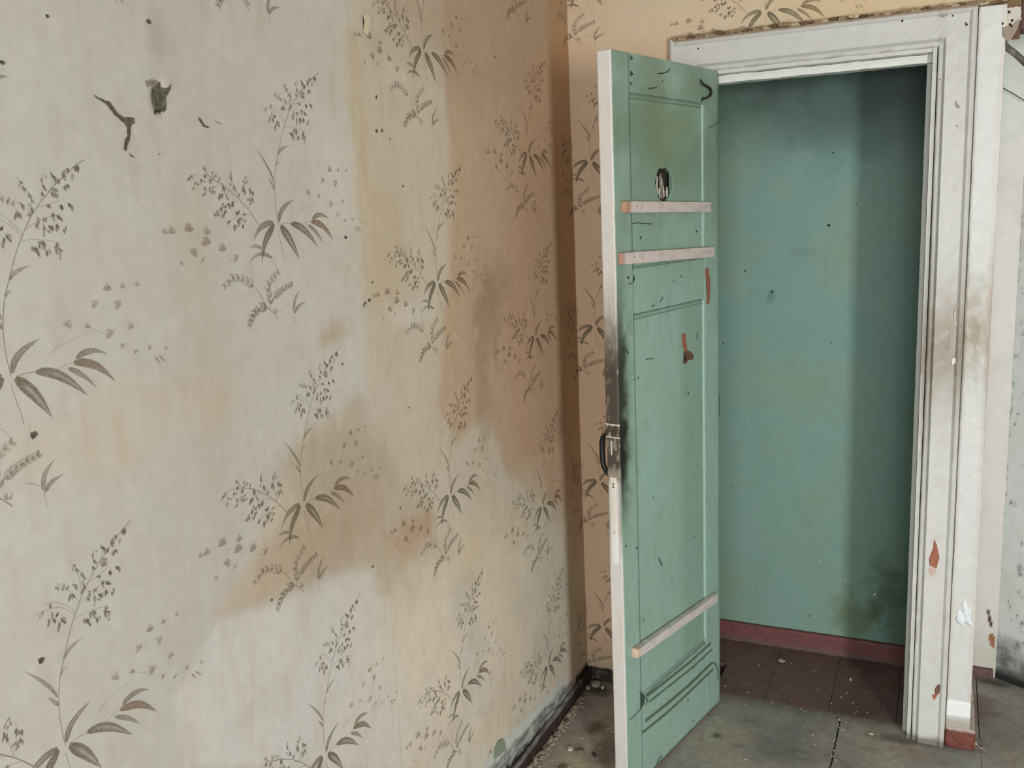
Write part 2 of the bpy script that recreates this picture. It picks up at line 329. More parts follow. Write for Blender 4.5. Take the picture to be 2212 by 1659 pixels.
# ------------------------------------------------------------------ green recess behind the doorway
def col_green(x, z):
    n1 = fbm(x, z, 5, 81); n2 = fbm(x * 3, z, 16, 85)
    c = np.tile(lin((122, 150, 137)), (len(x), 1))
    c = mix(c, (114, 150, 140), np.clip((n1 - 0.45) * 4, 0, 1) * np.clip((z - .5) / .6, 0, 1) * 0.8)
    c = mix(c, (124, 147, 126), np.clip((0.5 - n1) * 4, 0, 1) * 0.6)
    c = mix(c, (106, 140, 124), np.clip((n2 - 0.55) * 4, 0, 1) * 0.3)
    c = mix(c, (70, 92, 80), np.clip((z - 1.76) / 0.25 + (fbm(x, z, 7, 88) - 0.5) * .5, 0, 1) * (z > 1.7) * 0.55)  # shade under the door head painted into the top of the wall
    c = mix(c, (60, 84, 72), np.clip((x - .83) / .2, 0, 1) * .6)  # right jamb's shadow painted as a darker green ramp
    c = mix(c, (40, 52, 46), np.clip((z - 1.70) / .28 + (x - 1.0) * .9 + (fbm(x, z, 8, 89) - .5) * .7, 0, 1) * .8)  # deeper painted shade gathering in the top right
    for b, k, cc in (([(0.8893,1.8911,0.1244,0.1621)][0], .3, (78, 98, 88)), ([(0.6635,1.4698,0.0608,0.019)][0], .35, (90, 120, 108)), ([(0.859,0.1615,0.0929,0.0897)][0], .6, (92, 104, 60)),
                 ([(0.9652,0.2483,0.0751,0.1583)][0], .6, (50, 64, 48)), ([(0.5479,1.3185,0.0191,0.036)][0], .5, (60, 80, 74)), ([(0.7188,1.7845,0.0879,0.0913)][0], .3, (90, 120, 108))):
        c = mix(c, cc, blob(x, z, b, 0.7, 90, 24) * k)
    return c
PG = lambda u, v, h: np.stack([u, RY - h, v], 1)
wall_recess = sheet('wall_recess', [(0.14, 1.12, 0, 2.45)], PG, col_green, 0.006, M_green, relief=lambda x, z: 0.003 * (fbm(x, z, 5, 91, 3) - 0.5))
tag(wall_recess, 'green painted back of the shallow doorway recess', kind='structure')
bb = sbox('baseboard_recess', 0.17, 1.109, RY - 0.018, RY, 0, 0.075,
          lambda x, y, z: mix(mix(np.tile(lin((112, 66, 64)), (len(x), 1)), (84, 68, 62), np.clip((fbm(x * 2, z * 3, 20, 92) - 0.5) * 4, 0, 1) * .6), (92, 86, 80), np.clip((0.03 - z) / 0.02, 0, 1) * .6),
          M_tile, res=0.008, wob=0.002)
tag(bb, 'dark red skirting under the green wall', kind='structure')
for px, py, r in ((1791, 487, .0042), (1778, 545, .002)):
    pass
sp = [(0.7392,1.5585,5),(0.3799,1.1468,3),(0.5526,1.3348,4),(0.5574,1.1204,2),(0.4854,0.871,2),(0.4099,0.6097,2),(0.7527,1.1576,2),(0.8085,0.3057,2),(0.5524,0.0299,2),(0.459,1.409,3),(0.748,1.7977,2),(0.6987,0.1368,2),(0.8247,1.6273,2)]
for i, (x, z, k) in enumerate(sp):
    a = [(x + math.cos(t) * 0.0011 * k * random.uniform(.7, 1.1), z + math.sin(t) * 0.0011 * k * random.uniform(.7, 1.2)) for t in np.linspace(0, 6.28, 8)[:-1]]
    flake('paint_nick', a, lambda u, v, h: (u, RY - 0.003 - h, v), 0.0018, M_dirt, wall_recess)
for i, (x, z, k) in enumerate([(0.7309,0.3578,3),(0.919,0.2539,6),(0.415,0.2474,2),(0.4945,0.688,2),(0.3731,1.1467,4),(0.5123,0.4757,2),(0.7265,1.3421,2)]):
    a = [(x + math.cos(t) * 0.001 * k * random.uniform(.7, 1.4), z + math.sin(t) * 0.0008 * k * random.uniform(.5, 1.2)) for t in np.linspace(0, 6.28, 7)[:-1]]
    flake('plaster_fleck', a, lambda u, v, h: (u, RY - 0.003 - h, v), 0.0018, M_lath, wall_recess)

# ------------------------------------------------------------------ niche to the right of the pier
def col_niche(x, z):
    n = fbm(x, z, 12, 101)
    c = np.tile(lin((214, 206, 199)), (len(x), 1))
    c = mix(c, (214, 214, 204), np.clip((z - 1.75) / .2, 0, 1))
    c = mix(c, (196, 190, 176), np.clip((0.2 - z) / .1, 0, 1) * .8)
    c = mix(c, (190, 182, 170), np.clip((n - 0.55) * 4, 0, 1) * .3)
    c = mix(c, (120, 74, 50), poly_mask(x, z, [(1.2914,0.119),(1.3012,0.1514),(1.3059,0.1402),(1.3061,0.1061),(1.2988,0.1117)], 0.0015, 0.002, 102))
    c = mix(c, (74, 52, 44), poly_mask(x, z, [(1.2758,0.244),(1.2827,0.2484),(1.2897,0.2174),(1.2965,0.1931),(1.2914,0.1804),(1.2835,0.1995)], 0.001, 0.002, 103))
    c = mix(c, (152, 100, 66), poly_mask(x, z, [(1.2854,0.1573),(1.2964,0.1642),(1.3042,0.1468),(1.3018,0.1088),(1.2929,0.1176),(1.2865,0.1336)], 0.001, 0.002, 104))
    return c
wall_niche = sheet('wall_niche', [(NX - 0.002, 1.312, 0, 2.18)], lambda u, v, h: np.stack([u, 0.485 - h, v], 1), col_niche, 0.005, M_white)
tag(wall_niche, 'pinkish plaster at the back of the side niche', kind='structure')
ob = np.array([1.312, 0.485]); od = np.array([0.105, -0.058]); od = od / np.linalg.norm(od)
def col_obl(s, z):
    n = fbm(s * 1.5, z, 22, 111); n2 = fbm(s * 4, z, 30, 115)
    c = np.tile(lin((212, 211, 205)), (len(s), 1))
    c = mix(c, (206, 196, 186), np.clip((fbm(s, z, 6, 116) - .5) * 4, 0, 1) * .5)
    c = mix(c, (130, 130, 122), np.clip((n - 0.65) * 7, 0, 1) * np.clip((1.75 - z) / .4, 0, 1) * .7)
    c = mix(c, (40, 38, 34), np.clip((n2 - 0.71) * 12, 0, 1) * np.clip((1.7 - z) / .3, 0, 1) * .8)
    c = mix(c, (70, 74, 68), np.clip((0.20 - z) / .14 + (n - .5) * 1.6, 0, 1) * .8 * (z < .35))
    c = mix(c, (40, 42, 38), np.clip((0.05 - z) / .03, 0, 1))
    return c
wall_oblique = sheet('wall_oblique', [(0, 0.9, 0, 2.18)], lambda u, v, h: np.stack([ob[0] + od[0] * u - 0.5 * h, ob[1] + od[1] * u - 0.85 * h, v], 1), col_obl, 0.006, M_white,
                     relief=lambda s, z: 0.006 * (fbm(s, z, 14, 118) - 0.5))
tag(wall_oblique, 'white mould-spotted slanting wall of the niche', kind='structure')
bn = sbox('baseboard_niche', NX, 1.305, 0.468, 0.484, 0, 0.034, one((104, 76, 72)), M_tile, res=0.01, wob=0.003)
tag(bn, 'short dusty red skirting in the niche', kind='structure')
nf = sbox('wall_niche_end', 1.78, 1.80, 0.0, 0.6, 0, 2.18, one((200, 196, 186)), M_white, res=0.1, bev=0); tag(nf, kind='structure')
# broken plaster corner, brown beam and pipe at the head of the niche
t = flake('plaster_corner', [(1.2055,2.1139),(1.2517,2.1137),(1.2533,2.082),(1.2462,2.0581),(1.2345,2.039),(1.2267,2.0262),(1.2198,2.0384),(1.211,2.044),(1.2084,2.0762)], lambda u, v, h: (u, -0.0 - h, v), 0.013, flat_mat('peeling_whitewash', (196, 190, 176), .8, 0, .1, 60), wall_back, 0.0015, 3)
t['label'] = 'broken flap of whitewashed plaster'
t2 = flake('bare_plaster', [(1.212,2.0678),(1.2351,2.0707),(1.2502,2.0824),(1.2462,2.0581),(1.2345,2.039),(1.2267,2.0273),(1.2198,2.0384),(1.2132,2.0426)], lambda u, v, h: (u, -0.014 - h, v), 0.001, flat_mat('bare_plaster', (150, 135, 118), .9, 0, .1, 80), wall_back, 0.001, 4)
t2['label'] = 'bare grey-brown plaster patch'
for x, z, k in [(1.2116,2.0758,3),(1.2287,2.0715,3),(1.2335,2.0811,3),(1.2331,2.0675,3),(1.2251,2.1024,3)]:
    flake('paint_nick', [(x + math.cos(a) * .0011 * k * random.uniform(.5, 1.2), z + math.sin(a) * .0013 * k) for a in (0, 1, 2.2, 3.3, 4.4, 5.3)], lambda u, v, h: (u, -0.0145 - h, v), .0012, M_dark, wall_back)
beam = sbox('timber_beam', 1.2545, 1.779, 0.004, 0.09, 2.058, 2.134, one((92, 66, 56)), attr_mat('brown_timber', .7, 60, .3, .4, 90), res=0.02, wob=0.003)
tag(beam, 'dark brown timber beam across the head of the side niche', 'beam')
pp = [(1.2166,2.0634),(1.2219,2.046),(1.2314,2.0342),(1.2453,2.023),(1.2604,2.0082),(1.2779,1.9896),(1.3057,1.9603),(1.3748,1.8867)]
pipe = tube('pipe', [(a[0], .12 + .02 * (i > 1), a[1]) for i, a in enumerate(pp)], .0085, flat_mat('grimy_pipe', (104, 100, 88), .7, 0, .5, 50), seg=12)
tag(pipe, 'grimy pipe slanting down across the head of the niche', 'pipe')
wire = tube('cable', [(1.232, 0.47, 1.965), (1.26, 0.462, 1.945), (1.30, 0.455, 1.915), (1.36, 0.44, 1.90)], .0014, M_mould, seg=6)
tag(wire, 'thin cable sagging across the niche wall below the pipe', 'cable')

# ------------------------------------------------------------------ doorway casing (setting)
def col_case(x, y, z, g=1.0):
    n = fbm(x, z * .8, 12, 121); n2 = fbm(x * 2, z, 45, 125)
    c = np.tile(lin((204, 203, 197)), (len(x), 1))
    c = mix(c, (214, 206, 198), np.clip((n - 0.48) * 4, 0, 1) * .5)
    c = mix(c, (192, 190, 184), np.clip((z - 1.0) / 1.05, 0, 1) * .8)  # greyer upwards, painting in weaker light near the top
    r = x > 1.0
    gm = np.exp(-((z - 1.22) / 0.17) ** 2) * r
    c = mix(c, (138, 124, 104), np.clip(gm * (0.85 + 1.2 * (n2 - .45)), 0, 1) * .85)
    for px, k in ((1.068, .8), (1.0625, .8), (1.142, .5), (1.0775, .4)):
        c = mix(c, (70, 60, 48), np.exp(-((x - px) / 0.0028) ** 2) * k * r * np.clip(.35 + .9 * np.exp(-((z - 1.25) / 0.42) ** 2) + (n2 - .5), 0, 1))
    c = mix(c, (196, 178, 158), np.clip((n2 - .56) * 6, 0, 1) * .3 * r)
    c = mix(c, (92, 86, 78), np.clip((0.03 + .02 * (n2 - .5) - z) / 0.015, 0, 1) * .8)
    return c
ccase = lambda x, y, z: col_case(x, y, z)
trim = bpy.data.objects.new('trim_1', None); C.objects.link(trim); trim.location = (0, 0, 0)
tag(trim, 'white painted wooden casing and jambs round the doorway', kind='structure')
def miter_prof(name, path, prof, seed):
    """moulded board: profile (w across from the opening edge outwards, d proud of the wall) swept along one straight side with mitred ends"""
    kind, a0, a1, inner, sgn = path                      # kind 'v' vertical / 'h' horizontal; inner = coordinate of opening edge
    n = 160; vs = []; cols = None; W = len(prof)
    for i in range(n + 1):
        t = i / n
        for (wd, dp) in prof:
            if kind == 'v':
                z = a0 + (a1 + wd - a0) * t; x = inner + sgn * wd
            else:
                x = (a0 - wd) + ((a1 + wd) - (a0 - wd)) * t; z = inner + wd
            vs.append((x, -dp, z))
    vs = np.array(vs); F = []
    for i in range(n):
        for k in range(W - 1):
            a = i * W + k; q = [a, a + W, a + W + 1, a + 1]
            F.append(q if (kind == 'v') == (sgn > 0) else q[::-1])
    F = np.array(F)
    if kind == 'h': F = F
    wv = 0.0012
    vs[:, 1] -= wv * (fbm(vs[:, 0] * 2, vs[:, 2] * 2, 14, seed) - .5) * 2
    cols = col_case(vs[:, 0], vs[:, 1], vs[:, 2])
    if kind == 'h':
        c2 = fbm(vs[:, 0], vs[:, 2] * 3, 30, 128)
        cols = mix(cols, (190, 189, 184), np.full(len(vs), .3))  # head board greyed too, for the same painted loss of light
        cols = mix(cols, (150, 142, 124), np.clip((2.048 - vs[:, 2]) / .006, 0, 1) * np.clip((c2 - .35) * 3, 0, 1) * .6)
        cols = mix(cols, (140, 118, 88), np.clip((vs[:, 2] - 2.122 - .006 * (c2 - .5)) / .003, 0, 1) * .75)
    me = fast_mesh(name, vs, F); paint(me, cols); o = link(name, me, trim, M_white)
    bm = bmesh.new(); bm.from_mesh(me); bmesh.ops.recalc_face_normals(bm, faces=bm.faces[:]); bm.to_mesh(me); bm.free(); me.polygons.foreach_set('use_smooth', [False] * len(me.polygons)); return o
prof = [(0.0, 0.001), (0.0, 0.009), (0.003, 0.011), (0.010, 0.011), (0.013, 0.013), (0.016, 0.018), (0.019, 0.022), (0.024, 0.0215), (0.05, 0.021), (0.076, 0.0215), (0.079, 0.025), (0.083, 0.028), (0.089, 0.028), (0.092, 0.025), (0.095, 0.022), (0.0955, 0.0)]
def P2(ws): return [(a * ws, b) for a, b in prof]
miter_prof('casing_board', ('v', 0.0, 2.036, 1.0625, 1), P2(.95), 131)
miter_prof('casing_board', ('v', 0.0, 2.036, 0.434, -1), P2(1.1), 132)
miter_prof('casing_board', ('h', 0.434, 1.0625, 2.036, 1), P2(1.0), 133)
# jambs with rebate, and stops
cj = lambda x, y, z: col_case(x, y, z)
sbox('jamb', 1.0485, 1.0605, -0.010, 0.100, 0, 2.036, cj, M_white, trim, 0.012, 0.0008, 1)
sbox('jamb', 0.4215, 0.4335, 0.012, 0.100, 0, 2.036, cj, M_white, trim, 0.02, 0.0006, 2)
sbox('jamb', 0.4335, 1.0485, -0.010, 0.100, 2.0235, 2.036, cj, M_white, trim, 0.012, 0.0015, 3)
cs = lambda x, y, z: np.tile(lin((182, 182, 174)), (len(x), 1))
sbox('door_stop', 1.0345, 1.0483, 0.030, 0.075, 0, 2.0, cs, M_white, trim, 0.015, 0.0006, 4)
sbox('door_stop', 0.4337, 0.448, 0.050, 0.095, 0, 2.0, cs, M_white, trim, 0.03, 0.0006, 5)
sbox('door_stop', 0.4337, 1.0483, 0.020, 0.075, 2.0005, 2.0233, lambda x, y, z: np.tile(lin((214, 214, 206)), (len(x), 1)), M_white, trim, 0.012, 0.002, 6)
KP = lambda d: (lambda u, v, h: (u, -d - h, v))
M_terr = flat_mat('exposed_terracotta', (158, 98, 74), .85, 0, .15, 150)
M_terr2 = flat_mat('exposed_brown_wood', (112, 78, 62), .85, 0, .15, 150)
def chips(pts, dep, mat, par=trim, jag=0.0008, seed=0, name='paint_chip', th=0.0011):
    return flake(name, pts, KP(dep), th, mat, par, jag, seed)
chips([(1.1039,0.6582),(1.1108,0.6376),(1.1151,0.621),(1.1183,0.6),(1.113,0.5778),(1.1121,0.569),(1.0933,0.5752),(1.0912,0.598),(1.099,0.6219),(1.1019,0.6437)], .0215, M_terr, seed=1)
chips([(1.0922,0.5708),(1.1121,0.569),(1.1113,0.5574),(1.1006,0.5444),(1.0929,0.5521)], .0215, flat_mat('pale_chip', (196, 170, 154), .8), seed=2)
chips([(1.1308,0.2037),(1.1359,0.2017),(1.1353,0.1835),(1.132,0.1707),(1.1232,0.1705),(1.1213,0.1868)], .0215, M_terr2, seed=3)
chips([(1.1232,0.1705),(1.1308,0.1705),(1.1249,0.1572),(1.1201,0.1502),(1.1173,0.1587),(1.1133,0.164)], .0215, M_terr, seed=4)
chips([(1.0577,2.1175),(1.0643,2.1202),(1.0766,2.1175),(1.0823,2.1122),(1.0714,2.1077),(1.0625,2.11)], .0215, flat_mat('grey_chip', (150, 140, 130), .8), seed=5)
chips([(1.1089,1.891),(1.1136,1.8859),(1.1208,1.8733),(1.1142,1.8703),(1.1083,1.8792)], .0215, flat_mat('grey_chip', (150, 140, 130), .8), seed=6)
for x, z, k in [(0.9709,2.1106,4),(1.1275,2.0824,4),(1.137,2.0893,4),(1.0935,2.1085,3),(1.1251,2.0873,2),(1.1149,1.826,2),(0.4167,2.1,3),(1.0685,1.9495,2)]:
    flake('paint_nick', [(x + math.cos(a) * .0008 * k * random.uniform(.6, 1.2), z + math.sin(a) * .0009 * k) for a in (0, 1, 2.2, 3.3, 4.4, 5.3)], KP(.0222), .001, M_mould, trim)
nl = [(0.7117,2.1284,1),(0.3977,2.1359,1)]
for x, z, k in nl:
    flake('chipped_hole', [(x + math.cos(a) * .006, z + math.sin(a) * .006) for a in np.linspace(0, 5.4, 7)], KP(.0225), .0012, flat_mat('chip_brown', (92, 78, 62), .9), trim, .001, 2)
# painted-over staple and lump on the right casing
pr = [(1.1413,1.3469),(1.1335,1.3405),(1.1295,1.3237),(1.1303,1.3044),(1.1355,1.2915),(1.1438,1.2851)]
tube('staple', [(a[0], -.024, a[1]) for a in pr], .0014, flat_mat('painted_metal', (214, 208, 196), .6), trim, 8)
flake('paint_lump', [(1.1265,1.1947),(1.1346,1.1976),(1.1454,1.19),(1.1435,1.1807),(1.1341,1.1818),(1.1285,1.1737)], KP(.021), .004, flat_mat('painted_metal', (214, 208, 196), .6), trim, .0008, 4)
sbox('hasp_plate', *(lambda a, b: (a[0], b[0], -.0235, -.0205, b[1], a[1]))(*[(1.1187,1.3043),(1.1434,1.2109)]), one((168, 158, 140)), M_white, trim, .01, 0.0006, 7)
# rough edge of torn paper above the casing
rng = random.Random(8)
for k in range(34):
    u0 = 0.33 + k * 0.0265; L = rng.uniform(.02, .045); z0 = 2.131 + rng.uniform(-.003, .004)
    o = flake('torn_paper_edge', [(u0, z0), (u0 + L * .5, z0 - .002), (u0 + L, z0 + .001), (u0 + L, z0 + rng.uniform(.004, .009)), (u0 + L * .4, z0 + rng.uniform(.005, .011)), (u0, z0 + rng.uniform(.004, .009))],
              lambda u, v, h: (u, -.001 - h * (1 + rng.random()), v), rng.uniform(.003, .014), flat_mat(*[('torn_a', (142, 120, 90), .9), ('torn_b', (186, 168, 138), .9), ('torn_c', (104, 82, 56), .9)][k % 3]), wall_back, .0014, k)

# ------------------------------------------------------------------ glossy pier beside the casing
def col_pier(x, y, z):
    n = fbm(x * 3, z, 12, 141); n2 = fbm(x * 3, z, 40, 145)
    c = np.tile(lin((208, 209, 204)), (len(x), 1))
    c = mix(c, (214, 204, 190), np.clip((n - .5) * 4, 0, 1) * .35)
    c = mix(c, (206, 205, 200), np.clip((z - 1.0) / 1.1, 0, 1) * .6)
    c = mix(c, (150, 134, 108), np.exp(-((z - 1.27) / .14) ** 2) * np.clip(.8 + (n2 - .5) * 1.5, 0, 1) * .85)
    c = mix(c, (66, 56, 44), np.exp(-((x - NX) / .006) ** 2) * np.exp(-((z - 1.25) / .26) ** 2) * .95)
    c = mix(c, (90, 78, 64), np.exp(-((x - 1.1565) / .002) ** 2) * np.clip(.4 + np.exp(-((z - 1.3) / .3) ** 2), 0, 1) * .7)
    c = mix(c, (198, 178, 158), np.exp(-((x - NX) / .01) ** 2) * .5)
    c = mix(c, (206, 198, 186), np.clip((0.42 - np.abs(z - .38)) / .05, 0, 1) * np.clip((n2 - .45) * 3, 0, 1) * .5 * (z < .5) * (z > .2))
    c = mix(c, (168, 158, 146), np.clip((.105 - z) / .02, 0, 1) * .8)
    return c
pier = sbox('wall_pier', 1.1555, NX, -0.014, 0.30, 0.066, 2.124, col_pier, M_white, None, 0.007, 0.0016, 9)
tag(pier, 'narrow gloss white masonry pier right of the casing', kind='structure')
sbox('plinth', 1.1555, 1.2365, -0.018, 0.25, 0.0, 0.068,
     lambda x, y, z: mix(mix(np.tile(lin((118, 66, 54)), (len(x), 1)), (94, 52, 42), np.clip((fbm(x, z, 60, 147) - .5) * 5, 0, 1)), (196, 186, 174), np.clip((z - .058 + .008 * (fbm(x, z * 0, 90, 149) - .5)) / .006, 0, 1) * .8), M_tile, pier, .006, .003, 10, .004)
lump = bmesh.new(); bmesh.ops.create_icosphere(lump, subdivisions=3, radius=1)
cx, cz = [(1.1948,0.4306)][0]
for v in lump.verts:
    nz = 1 + .35 * math.sin(v.co.x * 5 + v.co.z * 3) + .2 * math.sin(v.co.z * 9 + 2 * v.co.x)
    v.co = Vector((cx + v.co.x * .020 * nz, -.014 + v.co.y * .007 * nz, cz + v.co.z * .034 * nz))
me = bpy.data.meshes.new('plaster_lump'); lump.to_mesh(me); lump.free()
link('plaster_lump', me, pier, flat_mat('bluish_plaster', (226, 230, 232), .6, 0, .05, 40), True)['label'] = 'bluish white lump of filler'
sbox('plaster_patch', *(lambda a, b: (a[0], b[0], -.0165, -.013, b[1], a[1]))(*[(1.1565,0.1574),(1.2209,0.1056)]), one((236, 238, 234)), M_white, pier, .01, .001, 17)

# ------------------------------------------------------------------ the open door
TH = math.radians(12.6)
door = bpy.data.objects.new('door_1', None); C.objects.link(door); door.location = (0.474, -0.005, 0.0); door.rotation_euler = (0, 0, -math.pi / 2 - TH)
tag(door, 'open green panelled door with white edge, swung towards the papered wall', 'door', kind='structure')
DW = 0.609; DT = 0.042; DZ0 = 0.012; DZ1 = 2.034; S1 = 0.523; S0 = 0.104
def col_door(s, n, z, panel=0):
    a = fbm(s, z, 7, 151); b = fbm(s * 3, z, 18, 155)
    c = np.tile(lin((150, 178, 163)), (len(s), 1))
    c = mix(c, (152, 184, 172), np.clip((a - .5) * 4, 0, 1) * .6)
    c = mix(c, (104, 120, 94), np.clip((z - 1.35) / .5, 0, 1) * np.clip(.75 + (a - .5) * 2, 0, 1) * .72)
    c = mix(c, (118, 136, 98), blob(s, z, [(0.3018,1.8293,0.1688,0.1616)][0], .5, 157, 10) * .6)
    c = mix(c, (112, 142, 122), np.clip((b - .56) * 4, 0, 1) * .3)
    c = mix(c, (112, 140, 118), np.clip((0.28 - s) / .05, 0, 1) * (panel > 1) * .35)
    if panel == 0:
        e = np.clip((s - .50) / .109, 0, 1)
        g = np.exp(-((z - 1.12) / .24) ** 2)
        g = np.where(z > 1.12, np.exp(-((z - 1.12) / .30) ** 2), g)
        nn_ = fbm(s, z, 26, 159)
        c = mix(c, (96, 104, 76), np.clip((s - .525) / .06 + (nn_ - .5) * 1.2, 0, 1) * g * .85)
        g2 = np.exp(-((z - .985) / .13) ** 2); g3 = np.exp(-((z - 1.24) / .17) ** 2) * .85
        c = mix(c, (24, 22, 17), np.clip((s - .553) / .035 + (nn_ - .5) * 1.5, 0, 1) * np.clip(g2 + g3, 0, 1) * .95)
        c = mix(c, (60, 76, 60), np.exp(-((s - .0) / .012) ** 2) * .5)
        c = mix(c, (176, 170, 150), np.clip((s - .6062) / .001, 0, 1) * (n > -.004) * .7)
    face = n > -DT * .5
    # free edge and back are white, blackened by hands round the lock
    edge = (s > DW - 1e-4)
    nn2 = fbm(n * 4, z, 30, 161); nn3 = fbm(n * 5, z * .5, 16, 162)
    w = np.tile(lin((208, 203, 196)), (len(s), 1))
    w = mix(w, (200, 190, 178), np.clip((nn3 - .5) * 4, 0, 1) * .5)
    gz = np.clip((1.50 - z) / .30, 0, 1) * np.clip((z - .925) / .02, 0, 1)
    w = mix(w, (130, 116, 98), np.clip(gz * 1.3, 0, 1) * .85)
    gz2 = np.clip((1.38 - z) / .12 + (nn2 - .5) * 1.2, 0, 1) * np.clip((z - .955) / .02 + (nn2 - .5), 0, 1)
    w = mix(w, (64, 57, 48), gz2 * .93)
    w = mix(w, (170, 158, 138), np.clip((nn2 - .60) * 8, 0, 1) * gz2 * .6)
    w = mix(w, (120, 112, 98), np.clip((np.abs(n + DT / 2) - .014) / .003, 0, 1) * np.clip((.96 - z) / .02, 0, 1) * np.clip((z - .70) / .1, 0, 1) * .75)
    c = np.where((edge | ~face)[:, None], w, c)
    return c
cd0 = lambda s, n, z: col_door(s, n, z, 0)
# stiles and rails (X = from hinge to free edge, Y = green face outwards, Z = up)
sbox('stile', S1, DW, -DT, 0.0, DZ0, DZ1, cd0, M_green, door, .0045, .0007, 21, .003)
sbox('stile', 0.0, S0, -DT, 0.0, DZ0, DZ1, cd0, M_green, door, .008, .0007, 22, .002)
def rail(z0, z1, seed, d=0.0): sbox('rail', S0 + .0002, S1 - .0004, -DT, -.0006 - d, z0, z1, cd0, M_green, door, .008, .0005, seed, .0012)
rail(1.936, DZ1, 23); rail(1.372, 1.492, 24); rail(DZ0, 0.262, 25)
# upper panel with the round hole
HS, HZ, HR = [(0.3423,1.708)][0][0], [(0.3423,1.708)][0][1], 0.0465
def holed_panel(name, s0, s1, z0, z1, y):
    seg = 48; rings = 14; vs = []; F = []
    r0 = [HR * (1 + .06 * math.sin(3 * t) + .05 * math.sin(7 * t + 1)) for t in np.linspace(0, 2 * math.pi, seg, endpoint=False)]
    for j in range(rings + 1):
        f = j / rings
        for k in range(seg):
            t = 2 * math.pi * k / seg; dx, dz = math.cos(t), math.sin(t)
            tx = ((s1 - HS) if dx > 0 else (HS - s0)) / max(abs(dx), 1e-6); tz = ((z1 - HZ) if dz > 0 else (HZ - z0)) / max(abs(dz), 1e-6)
            R_ = min(tx, tz); rr = r0[k] + (R_ - r0[k]) * f ** 1.4; vs.append((HS + dx * rr, y, HZ + dz * rr))
    base = len(vs)
    for k in range(seg):
        t = 2 * math.pi * k / seg; vs.append((HS + math.cos(t) * r0[k], y - .011, HZ + math.sin(t) * r0[k]))
    for j in range(rings):
        for k in range(seg): F.append((j * seg + k, (j + 1) * seg + k, (j + 1) * seg + (k + 1) % seg, j * seg + (k + 1) % seg))
    for k in range(seg): F.append((base + k, k, (k + 1) % seg, base + (k + 1) % seg))
    # square corners
    for cxx, czz in ((s1, z1), (s0, z1), (s0, z0), (s1, z0)):
        t = math.atan2(czz - HZ, cxx - HS) % (2 * math.pi); k = int(t / (2 * math.pi) * seg); i = len(vs); vs.append((cxx, y, czz))
        F.append((rings * seg + k, i, rings * seg + (k + 1) % seg, rings * seg + k))
    me = bpy.data.meshes.new(name); me.from_pydata(vs, [], [f if f[0] != f[-1] else f[:3] for f in F]); me.update()
    bm = bmesh.new(); bm.from_mesh(me); bmesh.ops.recalc_face_normals(bm, faces=bm.faces[:]); bm.to_mesh(me); bm.free()
    v = np.array([x.co[:] for x in me.vertices]); paint(me, mix(col_door(v[:, 0], v[:, 1] * 0, v[:, 2], 1), (40, 34, 26), (v[:, 1] < y - .006).astype(float)))
    return link(name, me, door, M_green)
panel1 = holed_panel('panel', S0 + .0118, S1 - .0005, 1.4925, 1.9355, -.0025)
sbox('panel', S0 + .002, S1 - .001, -.030, -.0135, 1.493, 1.935, lambda s, n, z: np.tile(lin((40, 36, 30)), (len(s), 1)), M_dark, door, .03, 0, 0, 0).name = 'panel_backing'
sbox('panel', S0 + .0125, .28495, -.030, -.0025, .264, 1.371, lambda s, n, z: col_door(s, n * 0, z, 2), M_green, door, .01, .0006, 27, .0003)
sbox('panel', .2850, S1 - .0006, -.030, -.00245, .264, 1.371, lambda s, n, z: col_door(s, n * 0, z, 1), M_green, door, .01, .0006, 28, .0003)
# mouldings round the panels: double bead at the hinge side and top
def bead(z0, z1, horiz=False, s0=S0, s1=S1, seed=0, col=(186, 216, 204)):
    cb = lambda s, n, z: mix(col_door(s, n * 0, z, 1), (84, 108, 92) if horiz else col, np.full(len(s), .6))  # upright beads tinted paler to paint their highlight
    if horiz:
        sbox('moulding', s0, s1, -.008, -.0012, z0, z0 + .0045, cb, M_green, door, .012, .0004, seed, .001)
        sbox('moulding', s0, s1, -.008, -.0014, z0 - .0095, z0 - .0035, cb, M_green, door, .012, .0004, seed + 1, .001)
    else:
        sbox('moulding', s0 + .0002, s0 + .0056, -.010, .0008, z0, z1, cb, M_green, door, .012, .0003, seed, .0015)
        sbox('moulding', s0 + .0066, s0 + .0115, -.010, -.0022, z0, z1, cb, M_green, door, .012, .0003, seed + 1, .0015)
bead(1.496, 1.930, seed=31); bead(.268, 1.368, seed=33)
bead(1.930, 0, True, S0 + .012, S1 - .0005, 35); bead(1.366, 0, True, S0 + .012, S1 - .0005, 37)
bead(1.503, 0, True, S0 + .012, S1 - .0005, 39); bead(.275, 0, True, S0 - .0, S1 - .012, 41)
# split bottom moulding lines on the lowest rail
dg = flat_mat('green_in_cracks', (88, 110, 92), .8, 0, .25, 120); dl = flat_mat('green_moulding_strip', (128, 160, 140), .6, 0, .08, 60)
def dstrip(name, pts, wid, mat, y=0.0, th=.002, seed=0, jag=.0008):
    pts = [Vector((p[0], p[1])) for p in pts]; L_, R_ = [], []
    for i, p in enumerate(pts):
        d_ = (pts[min(i + 1, len(pts) - 1)] - pts[max(i - 1, 0)]).normalized(); n_ = Vector((-d_.y, d_.x)) * wid / 2
        L_.append(tuple(p + n_)); R_.append(tuple(p - n_))
    return flake(name, L_ + R_[::-1], lambda u, v, h: (u, y + h, v), th, mat, door, jag, seed)
dstrip('split_moulding', [(0.4925,0.2598),(0.3721,0.254),(0.221,0.2473),(0.0734,0.2489)], .0068, dg, seed=1)
dstrip('split_moulding', [(0.4797,0.2362),(0.3435,0.2287),(0.1897,0.2209),(0.0634,0.2236)], .0046, dg, seed=2)
